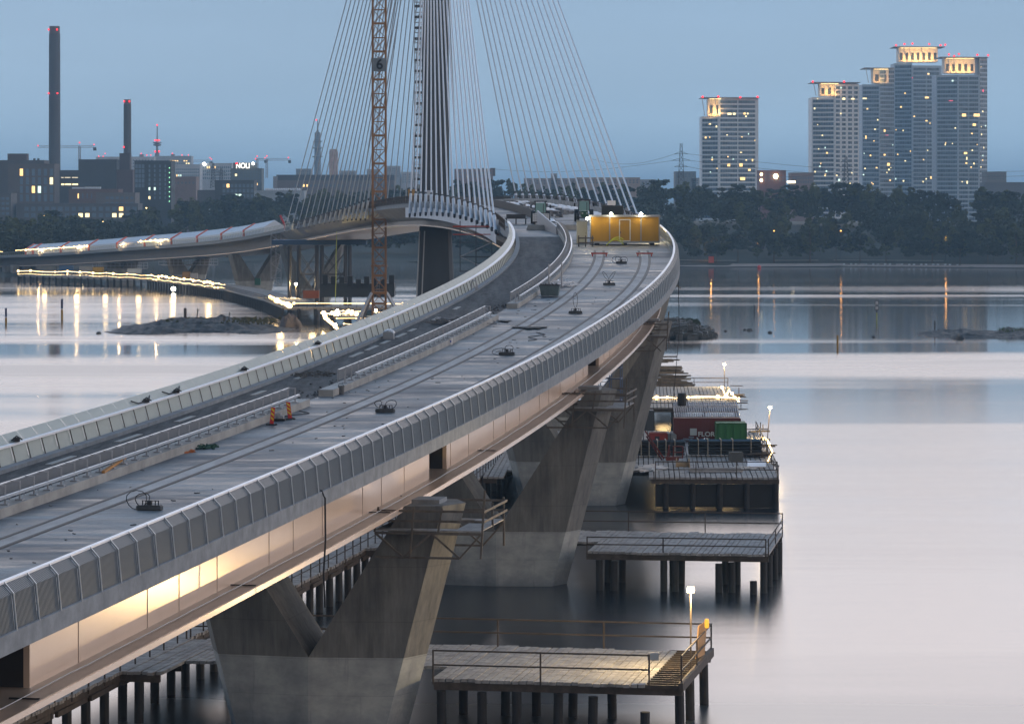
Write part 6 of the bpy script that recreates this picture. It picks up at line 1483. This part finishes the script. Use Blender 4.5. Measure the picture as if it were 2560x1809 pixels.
def pipestack(label,x0,x1,ybot,D,rows,cols=8,straps=(.2,.5,.8),r=.138):
    s=D/F; X0=(x0-1280)*s; X1=(x1-1280)*s; e=empty('pipe_stack',((X0+X1)/2,D,3.0),label,'pipe stack','stacks of dark plastic pipes'); L_=X1-X0
    for j in range(rows):
        for i in range(cols):
            q=MB(); y=i*r*2.02; z=.2+r+j*r*1.95+(.12 if j>=rows/2 else 0); q.tube([(-L_/2+rr.uniform(0,.15),y,z),(L_/2-rr.uniform(0,.15),y,z)],r,8); q.build('pipe',mat('pipe_black',(.015,.017,.02),.35),e)
    for t in straps:
        x=-L_/2+L_*t; q=MB(); hh=.2+rows*r*1.95+.2; q.box((x,-r-.03,hh/2),(.09,.05,hh)); q.box((x,cols*r-r,hh+.02),(.12,cols*r*2.1,.07)); q.build('strap',mat('strap_wood',(.34,.31,.26),.8),e)
pipestack('left stack of black pipes under the red lift arm',1588,1712,1147,352,5,8,(.12,.28,.45,.62,.8))
pipestack('right, wider stack of black pipes in front of the green container',1722,1905,1147,353,5,8,(.13,.26,.44,.6,.85))
# red boom lift
D=346; e=empty('boom_lift',tuple(at(1683,1152,D)),'red boom lift with its arm slanting down across the left pipe stack','boom lift'); MRd=mat('lift_orange_red',(.14,.022,.014),.7); s=D/F
m=MB(); m.bar(((1613-1683)*s,0,75*s),((1660-1683)*s,0,6*s),0.20,.16); m.bar(((1616-1683)*s,.3,62*s),((1655-1683)*s,.3,2*s),.16,.14); m.build('arm',MRd,e)
m=MB(); m.box((-.1,.1,.25),(1.3,.9,.35)); m.bar((-.55,0,.4),(-.4,0,1.6),.16); m.bar((-.7,.2,.3),(-.3,0,1.0),.1); m.bar((-.3,.2,.4),(-.45,.1,1.3),.08); m.build('base',MRd,e)
m=MB()
for x in (.0,.95):
    for y in (-.35,.35): m.bar((x,y,.3),(x+.05,y,1.5),.06)
for z in (.35,.9,1.5):
    for y in (-.35,.35): m.bar((0,y,z),(1,y,z),.05)
    m.bar((0,-.35,z),(0,.35,z),.05); m.bar((1,-.35,z),(1,.35,z),.05)
m.build('basket',MRd,e)
# beige cable drum
D=340; e=empty('cable_drum',tuple(at(1707,1186,D)),'beige wooden cable drum standing near the platform edge','cable drum'); s=D/F; MBg=mat('drum_beige',(.34,.24,.13),.8,var=.15,scale=1.5)
for x in (-.62,.62): m=MB(); m.tube([(x-.05,0,.85),(x+.05,0,.85)],.82,22); m.build('flange',MBg,e)
m=MB(); m.tube([(-.58,0,.85),(.58,0,.85)],.42,16); m.build('core',MBg,e)
m=MB(); m.box((0,-.5,.25),(1.5,.3,.5)); m.build('cradle',MBg,e)
# scattered items
def pxheap(px,py,label,name,cat,mt,w_,d_,h_,n,seed,s=.4,bw=.08,par=None):
    p=atz(px,py,3.02); rg=random.Random(seed); m=MB()
    for i in range(n):
        a=rg.uniform(0,6.28); r=math.sqrt(rg.random()); c=p+Vector((math.cos(a)*r*w_/2,math.sin(a)*r*d_/2,rg.random()*h_*(1-r*.7)+.03)); an=(par if par is not None else rg.uniform(0,3.14))+rg.gauss(0,.25); d=Vector((math.cos(an),math.sin(an),rg.uniform(-.05,.08)))*s
        m.bar(c-d,c+d,bw*rg.uniform(.7,1.3))
    return tag(m.build(name,mt),label,cat)
pxheap(1617,1174,'heap of pale steel tubes scattered at the left of the work platform','tube_heap','tubes',M_alu,3.4,4,.5,60,3,1.0,.09,.9)
pxheap(1855,1172,'loose pale timber pieces at the right of the platform','timber_pieces','timber',mat('pale_timber',(.45,.44,.42),.7),2.4,4,.25,30,5,.6,.09,1.2)
pxheap(1735,1106,'clutter of buckets and tools in front of the red container','clutter','tools',mat('bluegrey',(.20,.24,.30),.6,var=.5,scale=1),3,2,.9,60,7,.3,.12)
pxheap(1880,1140,'dark scrap metal beside the mesh box','scrap','scrap metal',M_dark,3.0,6,.9,70,9,.6,.09)
e,w_,h_=boxthing('mesh_box','grey mesh pallet box in front of the right pipe stack','mesh box',1824,1857,1131,1151,347,(.14,.15,.15),dep=1.1,rib=9)
m=MB(); p=atz(1889,1166,3.1); m.hexa([p+Vector(v) for v in ((-.9,-.8,0),(1.0,-.6,.0),(1.1,1.4,.35),(-.7,1.5,.4),(-.9,-.8,.08),(1.0,-.6,.08),(1.1,1.4,.43),(-.7,1.5,.48))]); tag(m.build('white_sheet',M_white),'tilted white sheet lying near the right corner of the platform','sheet')
p=at(1767,1112,369); m=MB(); m.lathe(p,[(.38,0),(.42,.1),(.42,.55),(.34,.7),(.30,.78)],16); tag(m.build('steel_tank',mat('chrome',(.6,.6,.58),.2,.9)),'small shiny round steel tank in front of the green container','tank')
for i,(px,py,lab) in enumerate(((1560,1190,''),)): pass
m=MB(); p=atz(1790,1180,3.05)
for k in range(6): m.box(p+Vector((0,k*.5,.08+.02*k)),(5.2,.22,.12),.03)
tag(m.build('board_pile',M_wood),'low pile of long grey boards lying near the platform front','boards')
# timber stack behind the second pier
m=MB(); rg=random.Random(15)
for k in range(40):
    p=at(1665+rg.uniform(-25,25),rg.uniform(848,880),500+rg.uniform(-8,8)); p.z=rg.uniform(3.1,6.2)*(1 if p.x<23 else .6); m.box(p,(rg.uniform(3,6),.3,.2),rg.uniform(-.1,.25))
tag(m.build('timber_stack',M_timber),'untidy stack of dark timber at the left of the farthest trestle','timber stack')
# beam tips sticking out at platform right edges
# hanging cable at the bend
p=fr(352,9.5,-.5); m=MB(); m.tube([p,p+Vector((.1,0,-6)),p+Vector((-.6,0,-14)),p+Vector((-1.0,-.5,-19.5))],.035,5); tag(m.build('hanging_cable',M_black),'thin cable hanging from the deck bend down to the platforms','cable')

# small scraps, offcuts and cables lying about the track slab
rg=random.Random(91)
m=MB()
for k in range(170):
    D=rg.uniform(104,330); u=rg.choice([rg.uniform(-1.9,.2),rg.uniform(1.6,5.2),rg.uniform(6.6,8.4)]); p=fr(D,u,.02); a=rg.uniform(0,3.14); L_=rg.uniform(.05,.35)
    m.bar(p,p+Vector((math.cos(a)*L_,math.sin(a)*L_,.01)),rg.uniform(.02,.12),.03)
tag(m.build('deck_scraps',mat('scrap_mix',(.05,.05,.052),.9,var=.5,scale=.8,col2=(.22,.2,.18))),'small dark scraps and dirt scattered over the track slab','scraps',kind='stuff')
for k,(D,u,L_,lab) in enumerate(((118,3.0,10,'thin black cable lying across the slab in the lower left'),(200,-1.4,6,'thin black cable lying along the foot of the middle barrier'),(262,3.4,8,'thin cable on the slab between the two track pairs'))):
    pts=[fr(D+L_*t/12*(.35 if k==0 else 1),u+ (2.6*(t/12)-1.3 if k==0 else .5*math.sin(t*.9)),.04) for t in range(13)]; m=MB(); m.tube(pts,.03,5); tag(m.build('cable',M_black),lab,'cable')
# ribs and brackets of the yellow cabin

for i,(x,y,D,lab) in enumerate(((843,777,775,'bright work lamp at the left end of the crane foot lights'),(871,778,772,'bright work lamp left of the crane struts'),(940,776,770,'bright work lamp directly in front of the crane mast'),(990,776,768,'bright work lamp just right of the crane mast'),(808,782,786,'bright work lamp at the corner of the short trestle by the boulder'),(846,784,776,'bright work lamp in the middle of the short trestle'),(891,785,770,'bright work lamp at the right end of the short trestle'),(838,812,715,'bright work lamp lowest down beside the left parapet'),(702,764,868,'bright work lamp at the bend of the jetty'),(205,682,1190,'bright work lamp in the glare left of the yellow container'),(415,692,1130,'bright work lamp at the gap in the jetty lights'))):
    p=at(x,y,D); e=empty('work_lamp',(p.x,p.y,2.4),lab,'work lamp','bright work lamps on the jetties'); m=MB(); m.bar((0,.2,-.4),(0,.2,p.z-2.4),.1); m.build('stand',M_rust,e)
    m=MB(); m.lathe((0,0,p.z-2.4),[(.2,-.34),(.36,0),(.2,.34)],10); m.build('lamp_glass',emi('work_glow',(1,.80,.45),40),e)
# ---------------------------------------------------------------- haze
m=MB(); m.box((0,16000-900,85),(18000,34000+0,178)); 
hm=bpy.data.materials.new('haze'); hm.use_nodes=True; n=hm.node_tree.nodes; l=hm.node_tree.links; n.clear(); o=n.new('ShaderNodeOutputMaterial'); v=n.new('ShaderNodeVolumePrincipled'); v.inputs['Color'].default_value=(.45,.72,.95,1); v.inputs['Density'].default_value=.00011; v.inputs['Anisotropy'].default_value=0.2
l.new(v.outputs[0],o.inputs['Volume'])
tag(m.build('haze',hm),'thin evening haze over the water and the city','haze',kind='stuff')
